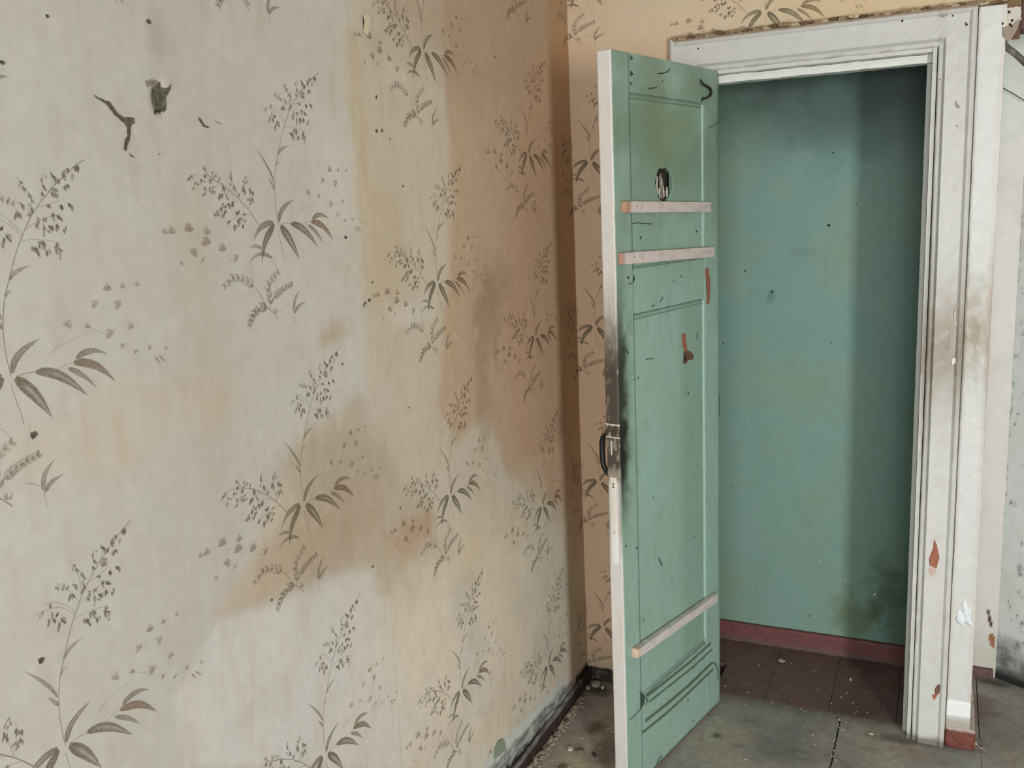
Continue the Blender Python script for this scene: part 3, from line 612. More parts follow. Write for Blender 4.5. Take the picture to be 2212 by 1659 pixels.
dstrip('split_moulding', [(0.5031,0.1875),(0.3742,0.1779),(0.2224,0.1726),(0.0638,0.1765)], .0085, dg, seed=3)
dstrip('split_moulding', [(0.5203,0.1595),(0.375,0.1494),(0.2229,0.1476),(0.0572,0.1506)], .0062, dg, seed=4)
dstrip('split_moulding', [(0.0638,0.1765),(0.0397,0.1609),(0.0224,0.13),(0.0156,0.0903)], .0050, dg, seed=5)
dstrip('crack', [(0.534,0.2939),(0.516,0.2782),(0.5058,0.2633),(0.5091,0.2474),(0.5281,0.2392),(0.565,0.2343),(0.5958,0.2367)], .0022, dg, seed=6, jag=.0005)
dstrip('crack', [(0.5032,0.262),(0.4875,0.2458),(0.4986,0.238)], .003, dg, seed=7, jag=.0005)
# dark line between stile and panels, carried on over the rails
dstrip('stile_joint', [(S1 - .0002, DZ0 + .004), (S1 - .0002, .7), (S1 - .0002, 1.4), (S1 - .0002, DZ1 - .002)], .0014, flat_mat('green_joint', (84, 112, 94), .8), th=.0004, jag=0)
# missing splinters along that joint near the top
for a in ([(0.5133,2.0262),(0.502,2.0206),(0.5137,2.015)], [(0.5147,1.9904),(0.5011,1.9825),(0.5153,1.9758)], [(0.5158,1.9622),(0.5067,1.9596),(0.5162,1.9544)]):
    flake('splintered_gap', a, lambda u, v, h: (u, h, v), .0006, M_dirt, door)
# nicks and scratches
for i, a in enumerate(([(0.3724,1.9944),(0.3392,1.9984),(0.3183,2.0037),(0.3049,2.0132)], [(0.4235,1.9531),(0.3786,1.9587)], [(0.5207,1.609),(0.487,1.6101),(0.4627,1.6068),(0.4178,1.6038)], [(0.0664,1.8682),(0.0322,1.8776),(0.0038,1.8894)],
          [(0.5188,1.4747),(0.5144,1.4646),(0.5219,1.4568),(0.5482,1.4543)], [(0.3617,1.4017),(0.378,1.3905)], [(0.4607,1.2427),(0.4222,1.238)], [(0.1506,1.277),(0.157,1.2557)], [(0.0059,1.0603),(0.003,0.9881)], [(0.4085,0.6543),(0.39,0.6239)], [(0.5649,1.2823),(0.5533,1.2732)], [(0.4252,1.3828),(0.4122,1.3852)])):
    dstrip('scratch', a, .0028 if i < 2 or i > 8 else .002, M_dirt, th=.0006, seed=i, jag=.0004)
for i, (s, z, k) in enumerate([(0.3475,1.9764,2),(0.4787,1.5712,3),(0.5476,1.471,4),(0.2503,1.45,3),(0.3009,1.4425,2),(0.2139,1.1018,3),(0.505,1.1991,2),(0.5273,1.1978,2),(0.5896,0.7487,3),(0.5331,0.7261,3),(0.4351,0.8427,2),(0.157,0.8663,2),(0.5865,0.5868,2),(0.5153,1.0578,1),(0.0638,0.5378,2),(0.236,0.1254,3),(0.2025,0.0356,2),(0.0984,0.9756,2),(0.5027,0.4989,2),(0.1825,0.6456,2),(0.1519,1.5723,3)]):
    flake('paint_nick', [(s + math.cos(a) * .0011 * k * random.uniform(.5, 1.3), z + math.sin(a) * .0013 * k * random.uniform(.7, 1.2)) for a in (0, 1, 2.2, 3.3, 4.4, 5.3)], lambda u, v, h: (u, h, v), .0006, M_dirt, door)
dstrip('scratch', [(0.4423,0.0166),(0.425,0.0225),(0.4076,0.0254)], .0025, M_dirt, th=.0006, seed=19)
# bare red patches
M_rust = flat_mat('bare_red_wood', (146, 94, 74), .8, 0, .15, 90)
o = flake('bare_wood_patch', [(0.0988,1.4608),(0.0707,1.4587),(0.074,1.4451),(0.0648,1.4235),(0.0651,1.3956),(0.0686,1.3609),(0.0782,1.3507),(0.0907,1.3549),(0.0841,1.3904),(0.0961,1.4262)], lambda u, v, h: (u, h, v), .0007, M_rust, door, .0006, 1); o['label'] = 'long narrow bare red-brown strip by the hinge stile'
o = flake('bare_wood_patch', [(0.2482,1.2844),(0.2251,1.2827),(0.2198,1.2547),(0.2144,1.2307),(0.2321,1.2265),(0.2461,1.2516)], lambda u, v, h: (u, h - .0022, v), .0007, M_rust, door, .0005, 2); o['label'] = 'reddish bare strip on the lower panel'
o = flake('bare_wood_patch', [(0.2378,1.23),(0.2144,1.2307),(0.1907,1.2231),(0.1729,1.2093),(0.1792,1.1977),(0.209,1.201),(0.221,1.1918),(0.2443,1.1969),(0.2383,1.2055),(0.2148,1.2101)], lambda u, v, h: (u, h - .0022, v), .0006, flat_mat('bare_dark_wood', (98, 74, 58), .8), door, .0006, 3)
# hook
hk = [(0.1188,1.9979),(0.1219,1.9901),(0.1101,1.9859),(0.0923,1.9834),(0.0682,1.9774),(0.0622,1.9701),(0.0654,1.9608),(0.0806,1.9534),(0.0987,1.9483),(0.1106,1.9488),(0.1137,1.9423)]
tube('hook', [(a[0], .0045 if 0 < i < len(hk) - 1 else -.002, a[1]) for i, a in enumerate(hk)], [.004, .0035, .003, .0035, .0042, .0045, .0042, .0035, .003, .0035, .004], flat_mat('old_dark_iron', (44, 46, 34), .6, .3, .3, 90), door, 8)
# hole stuffed with splinters
rng = random.Random(5)
for i in range(15):
    s = HS + rng.uniform(-.026, .036); zc = HZ + rng.uniform(-.03, .012); L_ = rng.uniform(.018, .05)
    if (s - HS) < -.012 and rng.random() < .6: s += .03
    lim = math.sqrt(max(.0001, (HR * .9) ** 2 - (s - HS) ** 2)); z0 = max(zc - L_ / 2, HZ - lim); z1 = min(zc + L_ / 2, HZ + lim)
    pts = [(s + rng.uniform(-.003, .003), z0), (s + rng.uniform(-.003, .003), (z0 + z1) / 2), (s + rng.uniform(-.004, .004), z1)]
    dstrip('splinter', pts, rng.uniform(.0022, .0045), M_lath if i % 3 else flat_mat('grey_splinter', (128, 120, 104), .8, 0, .3, 120), -.0115 + rng.uniform(0, .006), .003, i, .0008).parent = panel1
dstrip('hole_rim', [(HS + math.cos(t) * HR * -1.02, HZ + math.sin(t) * HR * 1.02) for t in np.linspace(-1.1, 1.1, 14)], .0028, flat_mat('green_rim', (150, 178, 158), .6), -.0027, .0012, 3, .0004)
# three nailed battens
def cb(c0, endc, e0):
    def f(s, n, z):
        a = fbm(s, z * 2, 30, 171); c = np.tile(lin(c0), (len(s), 1)); c = mix(c, tuple(v * .88 for v in c0), np.clip((a - .5) * 5, 0, 1) * .6)
        return mix(c, endc, np.clip((s - e0) / .012, 0, 1) * .85)
    return f
M_batten = attr_mat('dusty_batten', .75, 70, .08, .25, 150)
def batten(a, b, hgt, th, seed, col, endc, e0, label, nails):
    mid = ((a[0] + b[0]) / 2, (a[1] + b[1]) / 2); L_ = math.hypot(b[0] - a[0], b[1] - a[1]); ang = math.atan2(b[1] - a[1], b[0] - a[0])
    ca, sa = math.cos(ang), math.sin(ang)
    o = sbox('batten', -L_ / 2, L_ / 2, .0002, th, -hgt / 2, hgt / 2, cb(col, endc, e0), M_batten, door, .006, .0009, seed, .002)
    o.location = (mid[0], 0, mid[1]); o.rotation_euler = (0, -ang, 0); o['label'] = label
    for p in nails:
        nb = tube('nail', [(p, th - .002, .002), (p, th + .0008, .002)], .0017, M_black, o, 8)
    return o
# a = hinge end, b = free end
B1, B2, B3 = [(0.0848,1.6403),(0.5799,1.6523)], [(0.0639,1.5078),(0.5991,1.5235)], [(0.0623,0.4058),(0.5732,0.4311)]
batten(B1[0], B1[1], .030, .016, 51, (206, 194, 186), (172, 128, 98), .215, 'upper level batten with an orange-brown end, under the hole', (-.21, .19))
batten(B2[0], B2[1], .031, .016, 52, (208, 196, 188), (166, 116, 94), .253, 'second batten, slightly tilted, with a rusty end', (-.2, .21))
batten(B3[0], B3[1], .027, .022, 53, (210, 202, 196), (208, 180, 150), .235, 'low batten tilted up towards the hinge', (.2,))
# lock furniture on the free edge
fe = DW
sbox('lock_plate', fe - .001, fe + .0008, -.0335, -.012, .70, .945, lambda s, n, z: mix(np.tile(lin((216, 208, 194)), (len(s), 1)), (226, 222, 214), np.clip((.85 - z) / .1, 0, 1)), M_white, door, .006, .0004, 61)
sbox('lock_band', fe - .002, fe + .0016, -DT - .001, .0012, 1.052, 1.092, lambda s, n, z: mix(np.tile(lin((66, 58, 48)), (len(s), 1)), (214, 206, 190), np.clip((np.abs(z - 1.072) - .0155) / .002, 0, 1) * .9 + np.clip((fbm(n * 3, z, 80, 165) - .56) * 8, 0, 1) * .5), M_white, door, .003, .0008, 62)
sbox('mortise_inlay', fe - .001, fe + .0006, -.0245, -.0165, 1.325, 1.435, lambda s, n, z: mix(np.tile(lin((188, 176, 158)), (len(s), 1)), (120, 106, 88), np.clip((1.41 - z) / .06, 0, 1) * .7), M_white, door, .004, .0003, 63)
sbox('lock_slot', fe - .001, fe + .0018, -.028, -.0225, 1.005, 1.046, one((200, 192, 176)), M_white, door, .004, .0003, 64)
for zc in (.926, .918):
    tube('screw', [(fe - .001, -.0225, zc), (fe + .0016, -.0225, zc)], .003, flat_mat('dull_screw', (120, 112, 98), .5, .4), door, 10)
tube('screw', [(fe - .001, -.0225, .79), (fe + .0012, -.0225, .79)], .003, flat_mat('pale_screw', (190, 184, 172), .5, .2), door, 10)
# pull handle on the far face
hx = DW - .075; ys = -DT
hp = [(DW - .02, ys + .003, 1.052), (DW - .02, ys - .012, 1.054), (DW - .02, ys - .022, 1.045), (DW - .02, ys - .0255, 1.03), (DW - .02, ys - .0255, .985), (DW - .02, ys - .023, .967), (DW - .02, ys - .014, .950), (DW - .02, ys + .003, .938)]
h_ = tube('handle', hp, [.0062, .007, .0075, .0078, .0078, .0075, .0068, .006], M_black, door, 10); h_['label'] = 'black iron pull handle on the wall side'

# ------------------------------------------------------------------ floor
floor = sbox('floor', -0.05, XR + .1, YF - .1, 1.0, -0.09, -0.035, one((60, 56, 50)), M_floor, res=.3, bev=0)
tag(floor, 'worn grey concrete floor slabs', kind='structure')
def col_floor(x, y, z):
    n = fbm(x, y, 6, 181); n2 = fbm(x, y, 26, 185); n3 = fbm(x, y, 80, 187)
    c = np.tile(lin((152, 146, 138)), (len(x), 1))
    c = mix(c, (172, 164, 150), np.clip((n - .5) * 4, 0, 1) * .7)
    c = mix(c, (124, 124, 122), np.clip((.48 - n) * 5, 0, 1) * .6)
    c = mix(c, (120, 106, 94), np.clip((n2 - .56) * 5, 0, 1) * .4)
    c = mix(c, (184, 176, 156), np.clip((n3 - .72) * 12, 0, 1) * .6)
    for b, k, cc in (([(0.5586,-0.1679,0.074,0.046)][0], .6, (168, 158, 128)), ([(0.5241,-0.2761,0.0785,0.0595)][0], .4, (160, 148, 122)), ([(0.5036,-0.1971,0.0189,0.0204)][0], .8, (52, 46, 36)), ([(1.0667,-0.0821,0.0632,0.0451)][0], .5, (150, 120, 92)),
                     ([(0.1035,-0.4095,0.0811,0.0827)][0], .7, (172, 164, 142)), ([(0.1561,-0.5071,0.078,0.0559)][0], .7, (186, 176, 148)), ([(0.1358,-0.285,0.035,0.0552)][0], .7, (78, 58, 40)), ([(-0.017,-0.2682,0.0432,0.0519)][0], .4, (90, 80, 64)), ([(0.1104,-0.5246,0.0209,0.0217)][0], .8, (84, 62, 42)),
                     ([(0.057,-0.0647,0.0678,0.0467)][0], .8, (50, 46, 42)), ([(0.2063,-0.3973,0.0534,0.1128)][0], .5, (70, 60, 46)), ([(1.2632,0.2568,0.0542,0.1177)][0], .6, (110, 92, 82)), ([(1.3212,0.0803,0.0762,0.1303)][0], .5, (126, 124, 108)), ([(1.2049,-0.0674,0.0742,0.0495)][0], .5, (150, 156, 152)),
                     ([(1.311,0.4487,0.071,0.0268)][0], .8, (60, 60, 54)), ([(0.7197,-0.2015,0.0905,0.0726)][0], .4, (98, 100, 94)), ([(1.0517,-0.0221,0.116,0.0263)][0], .6, (60, 56, 50))):
        c = mix(c, cc, blob(x, y, b, .6, 190, 22) * k)
    c = mix(c, (66, 58, 52), np.clip((.035 - x) / .02, 0, 1) * .6)
    c = mix(c, (78, 68, 60), np.clip((y - .0) / .06, 0, 1) * (x < 1.06) * (x > .43) * .5)
    return c
xs = [0.0, .851, 1.2535, 1.66, 2.07, 2.48, 2.89, XR]
ys_ = [YF, -4.25, -3.2, -2.15, -1.1, .064]
for i in range(len(xs) - 1):
    for j in range(len(ys_) - 1):
        g = .0003
        near = ys_[j] > -1.7 and xs[i] < 1.7
        y1 = ys_[j + 1]
        if j == 4 and i >= 2: y1 = .62
        sbox('floor_slab', xs[i] + g, xs[i + 1] - g, ys_[j] + g, y1 - g, -.035, .0002 * ((i * 7 + j * 3) % 4) - .0006, col_floor, M_floor, floor, .010 if near else .05, .0006 if near else 0, 200 + i * 9 + j, .0004)
# niche floor beyond the pier
sbox('floor_slab', 1.2225, 1.2525, .066, .62, -.035, -.0006, col_floor, M_floor, floor, .01, .0006, 260, .002)
def col_tile(x, y, z):
    n = fbm(x, y, 10, 191); n2 = fbm(x, y, 40, 195)
    c = np.tile(lin((112, 88, 86)), (len(x), 1))
    c = mix(c, (88, 72, 66), np.clip((n - .5) * 4, 0, 1) * .6); c = mix(c, (114, 78, 74), np.clip((.45 - n) * 5, 0, 1) * .5)
    c = mix(c, (128, 116, 104), np.clip((n2 - .62) * 7, 0, 1) * .5)
    return c
tx = [.165, .3975, .6025, .8100, 1.0150, 1.11]; ty = [.0665, .272, .478]
for i in range(5):
    for j in range(2):
        x0 = max(tx[i], .165); x1 = min(tx[i + 1], 1.109)
        if ty[j] < .104: x0 = max(x0, .436); x1 = min(x1, 1.047) if i >= 3 else x1
        if x1 - x0 < .02: continue
        sbox('floor_tile', x0 + .0007, x1 - .0007, ty[j] + .0003, ty[j + 1] - .0003, -.034, .0001 * ((i + j) % 2), col_tile, M_tile, floor, .012, .0002, 230 + i * 3 + j, .00012)
# rubble along the joint near the pier and small grit
def grit(name, cx, cy, r, n, mat, parent, seed, spread_y=1.0, kind='stuff'):
    rng = random.Random(seed); bm = bmesh.new()
    for i in range(n):
        x = cx + rng.gauss(0, r); y = cy + rng.gauss(0, r * spread_y); s = rng.uniform(.0012, .0035)
        q = bmesh.ops.create_cube(bm, size=1)['verts']; rz = rng.uniform(0, 3)
        for v in q:
            c0, s0 = math.cos(rz), math.sin(rz); vx, vy = v.co.x * s * rng.uniform(.8, 1.8), v.co.y * s * rng.uniform(.8, 1.3)
            v.co = Vector((x + vx * c0 - vy * s0, y + vx * s0 + vy * c0, .0008 + (v.co.z + .5) * s * .8))
    me = bpy.data.meshes.new(name); bm.to_mesh(me); bm.free(); o = link(name, me, parent, mat); o['kind'] = kind; return o
M_grit = flat_mat('pale_grit', (188, 180, 160), .9, 0, .2, 200)
grit('grit', .75, -.1, .22, 60, M_grit, floor, 1); grit('grit', .853, -.12, .006, 26, M_grit, floor, 2, 22); grit('grit', .18, -.45, .07, 60, M_grit, floor, 3, 2.4)
grit('grit', 1.25, .01, .01, 10, M_grit, floor, 4, 1.2); grit('grit', .72, .09, .14, 18, M_grit, floor, 5, .5)
sbox('joint_crack', .8492, .8532, -1.1, .035, -.034, .0004, one((30, 27, 22)), M_floor, floor, .012, .0014, 270, 0)

# ------------------------------------------------------------------ skirting along the left wall and in the corner
def col_bl(x, y, z):
    n = fbm(y, z * 2, 30, 301); n2 = fbm(y * .4, z * 4, 40, 305)
    c = np.tile(lin((62, 48, 45)), (len(x), 1))
    c = mix(c, (46, 40, 36), np.clip((n - .5) * 4, 0, 1) * .6)
    c = mix(c, (150, 148, 144), np.clip((z - .040) / .008 + (n2 - .5) * 2.4, 0, 1) * .75 * (y < -.1))
    c = mix(c, (30, 27, 24), np.clip((y + .14) / .06, 0, 1) * .8)
    return c
base_l = sbox('baseboard_left', .0005, .017, YF, 0, 0, .047, col_bl, attr_mat('rotten_skirting', .85, 50, .3, .6, 60), res=.008, wob=.0035, seed=31, bev=.004)
tag(base_l, 'rotten dark red skirting under the papered wall', kind='structure')
base_b = sbox('baseboard_back', .0, .43, -.010, -.0005, 0, .043, lambda x, y, z: mix(np.tile(lin((58, 48, 44)), (len(x), 1)), (96, 90, 84), np.clip((fbm(x, z, 50, 308) - .55) * 7, 0, 1) * .7), attr_mat('rotten_skirting'), res=.006, wob=.003, seed=32, bev=.002)
tag(base_b, 'blackened low skirting under the peach wall behind the door', kind='structure')
def col_cr(x, y, z):
    n = fbm(x * 2, y, 50, 311); c = np.tile(lin((150, 138, 122)), (len(x), 1))
    c = mix(c, (62, 52, 42), np.clip((n - .52) * 8, 0, 1)); return mix(c, (190, 180, 164), np.clip((.42 - n) * 8, 0, 1) * .7)
sbox('mortar_crust', .016, .031, YF, -.13, 0, .009, col_cr, M_floor, base_l, .005, .0045, 41, .004)
# crumbled mortar line in front of the skirting
rng = random.Random(12); bm = bmesh.new()
for i in range(1500):
    y = -rng.random() ** .9 * 2.2 - .12; x = .024 + abs(rng.gauss(0, .010)); s = rng.uniform(.0015, .0062)
    q = bmesh.ops.create_icosphere(bm, subdivisions=1, radius=1)['verts']
    for v in q:
        v.co = Vector((x + v.co.x * s * rng.uniform(.7, 1.2), y + v.co.y * s * rng.uniform(.9, 1.6), s * .25 + v.co.z * s * rng.uniform(.5, .8)))
me = bpy.data.meshes.new('crumbled_mortar'); bm.to_mesh(me); bm.free()
tag(link('crumbled_mortar', me, base_l, flat_mat('crumbled_mortar', (160, 147, 130), .9, 0, .5, 220)), 'band of crumbled mortar', kind='stuff')
# chipped shreds of plaster standing off the wall foot
rng = random.Random(3)
def near_left(u, v, h): return (h + .0005, u, v)
flake('bare_patch', [(-0.7337,0.1792),(-0.7041,0.1707),(-0.6931,0.1584),(-0.6919,0.1401),(-0.6869,0.1283),(-0.7175,0.1319),(-0.7618,0.1411),(-0.7558,0.1691)], lambda u, v, h: (.004 + h, u, v), .0012, flat_mat('old_green_paint', (142, 154, 130), .8, 0, .05, 60), wall_left, .001, 5)['label'] = 'pale green older paint showing through torn paper'
flake('bare_patch', [(-1.1651,2.0605),(-1.1474,2.0669),(-1.1377,2.0631),(-1.1389,2.0411),(-1.1532,2.0226),(-1.1677,2.0278),(-1.1619,2.0467)], lambda u, v, h: (.0035 + h, u, v), .001, flat_mat('bare_cream', (206, 190, 160), .85, 0, .04, 60), wall_left, .0015, 6)['label'] = 'pale torn patch near the top'
# plaster hole and cracks
M_hole = flat_mat('hole_shadow', (84, 79, 66), .95, 0, .6, 130)
FLW = lambda d: (lambda u, v, h: (d + h, u, v))
def lw(name, pts, mat, d=.0032, th=.0008, jag=.0008, seed=0): return flake(name, pts, FLW(d), th, mat, wall_left, jag, seed)
def ridge(u, v): return float(rel_left(np.array([u]), np.array([v]))[0])
def lwp(name, pts, mat, th=.0008, jag=.0008, seed=0, off=.0009): return flake(name, pts, lambda u, v, h: (ridge(u, v) + off + h, u, v), th, mat, wall_left, jag, seed)
lwp('plaster_hole', [(-1.7471,1.8636),(-1.7398,1.8691),(-1.7336,1.8731),(-1.7307,1.8679),(-1.7253,1.8657),(-1.7182,1.8691),(-1.7128,1.8731),(-1.7125,1.869),(-1.7195,1.8607),(-1.7234,1.8535),(-1.7239,1.8438),(-1.7254,1.834),(-1.7317,1.8301),(-1.7362,1.8312),(-1.7408,1.826),(-1.7461,1.8277),(-1.7533,1.8231),(-1.7555,1.8263),(-1.7522,1.8361),(-1.7522,1.8483),(-1.7478,1.8527),(-1.75,1.8566)], M_hole, .0006, .0014, 1)['label'] = 'dark ragged hole through the plaster'
lwp('plaster_hole', [(-1.7458,1.842),(-1.7336,1.8485),(-1.7278,1.8435),(-1.7302,1.8337),(-1.7402,1.8295),(-1.7495,1.8295)], flat_mat('hole_core', (34, 31, 25), .95, 0, .4, 200), .0006, .0012, 2, .0016)
lwp('torn_paper', [(-1.764,1.872),(-1.748,1.8757),(-1.7352,1.8749),(-1.7338,1.8717),(-1.749,1.8695),(-1.7567,1.8667),(-1.7628,1.8621),(-1.7638,1.8674)], flat_mat('torn_grey', (128, 122, 104), .9, 0, .3, 120), .0006, .0012, 3)
lwp('crack', [(-1.8636,1.8444),(-1.8532,1.8396),(-1.8438,1.8372),(-1.8357,1.8366),(-1.8304,1.828),(-1.8233,1.8201),(-1.8138,1.8156),(-1.8014,1.8177),(-1.7948,1.8155),(-1.7941,1.8089),(-1.7996,1.8073),(-1.8028,1.8031),(-1.8058,1.789),(-1.8109,1.7788),(-1.8169,1.768),(-1.8208,1.7705),(-1.8174,1.7812),(-1.8108,1.7907),(-1.8098,1.8027),(-1.8133,1.8077),(-1.8228,1.8124),(-1.8302,1.8184),(-1.8374,1.8256),(-1.8429,1.8328),(-1.8551,1.8376)], flat_mat('crack_grey', (84, 78, 60), .95, 0, .45, 150), .0006, .0007, 4)['label'] = 'forked crack left of the hole'
lwp('crack', [(-1.6623,1.8259),(-1.6564,1.8241),(-1.652,1.8186),(-1.6473,1.8145),(-1.6371,1.8122),(-1.6436,1.8111),(-1.6518,1.8128),(-1.6563,1.8176)], flat_mat('crack_grey', (84, 78, 60)), .0005, .0005, 5)
lwp('crack', [(-1.6247,1.824),(-1.6164,1.8216),(-1.606,1.8178),(-1.6167,1.8193)], flat_mat('crack_faint', (140, 132, 112), .95, 0, .2, 150), .0004, .0003, 6)
lwp('crack', [(-1.8129,1.7655),(-1.8066,1.7617),(-1.8017,1.7592),(-1.8078,1.7596)], flat_mat('crack_grey', (84, 78, 60)), .0005, .0003, 7)
for i, (y, z, k) in enumerate([(-1.9238,1.9388,3),(-1.7434,1.9596,4),(-2.0004,1.8707,3),(-2.0324,1.3895,5),(-1.1307,1.9034,4),(-1.1379,1.8341,4),(-1.1161,1.8362,4),(-1.0462,1.7205,3),(-1.2282,1.4791,4),(-1.2118,1.4842,4),(-1.234,1.474,3),(-1.0826,1.2243,3),(-1.3249,1.3655,3),(-1.2814,1.6179,4),(-0.5429,2.0567,3),(-0.0408,0.9886,3),(-1.2743,0.912,3),(-1.6022,0.973,3),(-1.1506,1.0045,3),(-1.7527,1.7655,1),(-2.0694,1.0813,5),(-0.0361,0.9446,2),(-1.087,1.8204,2),(-1.1966,1.52,3)]):
    lwp('wall_nick', [(y + math.cos(a) * .0012 * k * random.uniform(.5, 1.3), z + math.sin(a) * .0010 * k * random.uniform(.7, 1.2)) for a in (0, 1, 2.2, 3.3, 4.4, 5.3)], M_hole, .0005, 0, i)

# ------------------------------------------------------------------ printed sprig of the wallpaper
INK = np.array(lin((112, 104, 84))); INK2 = np.array(lin((128, 104, 76))); INK3 = np.array(lin((120, 112, 90)))
class Print:
    def __init__(s): s.v = []; s.c = []; s.f = []
    def leaf(s, pts, w, a=.9, col=INK, light=.5, blunt=.0):
        """blade: centre line pts, full width w, dark margins and paler middle"""
        P = np.array(pts, float); n = 12
        d = np.r_[0, np.cumsum(np.hypot(*(P[1:] - P[:-1]).T))]; t = np.linspace(0, d[-1], n + 1)
        X = np.interp(t, d, P[:, 0]); Y = np.interp(t, d, P[:, 1])
        for _ in range(2): X[1:-1] = (X[:-2] + X[2:] + 2 * X[1:-1]) / 4; Y[1:-1] = (Y[:-2] + Y[2:] + 2 * Y[1:-1]) / 4
        b = len(s.v)
        for i in range(n + 1):
            j0, j1 = max(i - 1, 0), min(i + 1, n); dx, dy = X[j1] - X[j0], Y[j1] - Y[j0]; L_ = math.hypot(dx, dy) + 1e-9; nx, ny = -dy / L_, dx / L_
            f = i / n; wd = w / 2 * max(.04, (math.sin(math.pi * min(f + .02, 1) ** .62)) ** .8)
            for k, (o_, al) in enumerate(((-1, .75), (-.62, 1), (0, light + (1 - light) * max(0, 1 - f * 3)), (.62, 1), (1, .75))):
                s.v.append((X[i] + nx * wd * o_ * 1.35, Y[i] + ny * wd * o_ * 1.35)); s.c.append((*col, a * al * (1 - .25 * f)))
        for i in range(n):
            for k in range(4): q = b + i * 5 + k; s.f.append((q, q + 5, q + 6, q + 1))
    def line(s, pts, w=.0009, a=.6, col=INK):
        P = np.array(pts, float)
        if len(P) > 2:
            d = np.r_[0, np.cumsum(np.hypot(*(P[1:] - P[:-1]).T))]; t = np.linspace(0, d[-1], len(P) * 3); P = np.stack([np.interp(t, d, P[:, 0]), np.interp(t, d, P[:, 1])], 1)
            P[1:-1] = (P[:-2] + P[2:] + 2 * P[1:-1]) / 4
        b = len(s.v); n = len(P)
        for i in range(n):
            j0, j1 = max(i - 1, 0), min(i + 1, n - 1); dx, dy = P[j1] - P[j0]; L_ = math.hypot(dx, dy) + 1e-9
            for o_ in (-.5, .5): s.v.append((P[i][0] - dy / L_ * w * o_, P[i][1] + dx / L_ * w * o_)); s.c.append((*col, a))
        for i in range(n - 1): q = b + 2 * i; s.f.append((q, q + 2, q + 3, q + 1))
    def grain(s, x, y, ang, L_=.007, w=.0024, a=.8, col=INK):
        ca, sa = math.cos(ang), math.sin(ang); b = len(s.v)
        for (u, v, al) in ((0, 0, 1), (.35, .5, .9), (.7, .4, .8), (1, 0, .35), (.7, -.4, .8), (.35, -.5, .9)):
            s.v.append((x + ca * u * L_ - sa * v * w, y + sa * u * L_ + ca * v * w)); s.c.append((*col, a * al))
        s.f.append((b, b + 1, b + 2, b + 5)); s.f.append((b + 2, b + 3, b + 4, b + 5))
        s.f[-2] = (b, b + 5, b + 4, b + 2, b + 1)[:5]; s.f[-1] = (b + 2, b + 4, b + 3)
    def spray(s, x, y, ang, rng, n=3, sc=1.0, a=.8):
        for i in range(n):
            an = ang + rng.uniform(-.55, .55); px = x + rng.uniform(-.003, .003) * sc; py = y + rng.uniform(-.003, .003) * sc
            s.grain(px, py, an, rng.uniform(.006, .010) * sc, rng.uniform(.0026, .004) * sc, a * rng.uniform(.5, 1))
    def flower(s, x, y, r, ang=math.pi / 2, a=.7, col=INK2, n=5):
        """open bloom seen from the side: separate petals fanning from a small cup"""
        spread = 2.5; st_ = spread / n
        for i in range(n):
            an = ang + spread / 2 - st_ * (i + .5); L_ = r * (1 - .28 * abs(i - (n - 1) / 2) / ((n - 1) / 2)) * (1, .88)[i % 2]; b = len(s.v); w_ = st_ * .46
            prof_ = ((.16, .9), (.45, .95), (.75, .85), (.93, .5), (1.0, .08)); al_ = a * (.8 + .2 * (i % 2))
            for (q, ww) in prof_:
                for o_, k_ in ((-1, 1.0), (0, .55), (1, 1.0)):
                    t_ = an + o_ * w_ * ww; s.v.append((x + math.cos(t_) * L_ * q, y + math.sin(t_) * L_ * q)); s.c.append((*col, al_ * k_ * (1.25 - .5 * q)))
            for k in range(len(prof_) - 1):
                for m_ in range(2): q0 = b + k * 3 + m_; s.f.append((q0, q0 + 3, q0 + 4, q0 + 1))
PR = Print(); rg = random.Random(21)
stem = [(-0.0004,0.0008),(-0.0028,0.0301),(-0.0023,0.0597),(0.005,0.0981),(0.0176,0.1278),(0.0313,0.1579),(0.0452,0.1822),(0.065,0.2102),(0.0848,0.2297),(0.113,0.2533),(0.1442,0.2747),(0.1581,0.2808)]
PR.line(stem, .0011, .75); PR.line([(-0.0017,-0.0087),(0.0004,-0.0268),(0.006,-0.0483),(0.0082,-0.0661)], .001, .55); PR.line([(0.0165,-0.055),(0.0136,-0.0762),(0.0092,-0.1005)], .0008, .25)
for p in ([(0.0452,0.1822),(0.0373,0.1934),(0.0281,0.2015),(0.0164,0.2107),(-0.0001,0.2131)], [(0.043,0.1806),(0.0357,0.1889),(0.0232,0.1997),(0.0055,0.2049),(-0.0162,0.2038)], [(0.0531,0.1946),(0.0466,0.2059),(0.0377,0.2197),(0.0309,0.2278),(0.02,0.2361)], [(0.0597,0.2069),(0.0593,0.2216),(0.0564,0.2419),(0.0464,0.2583)], [(0.0794,0.2263),(0.0851,0.2387),(0.0869,0.2626)],
          [(0.0934,0.238),(0.1022,0.2478),(0.0998,0.2663)], [(0.0497,0.187),(0.0629,0.1953),(0.0809,0.202),(0.1066,0.2069)], [(0.042,0.1732),(0.0552,0.1755),(0.077,0.1738),(0.1003,0.1692)], [(0.0732,0.2168),(0.0883,0.2196),(0.1092,0.2259)]): PR.line(p, .0007, .5)
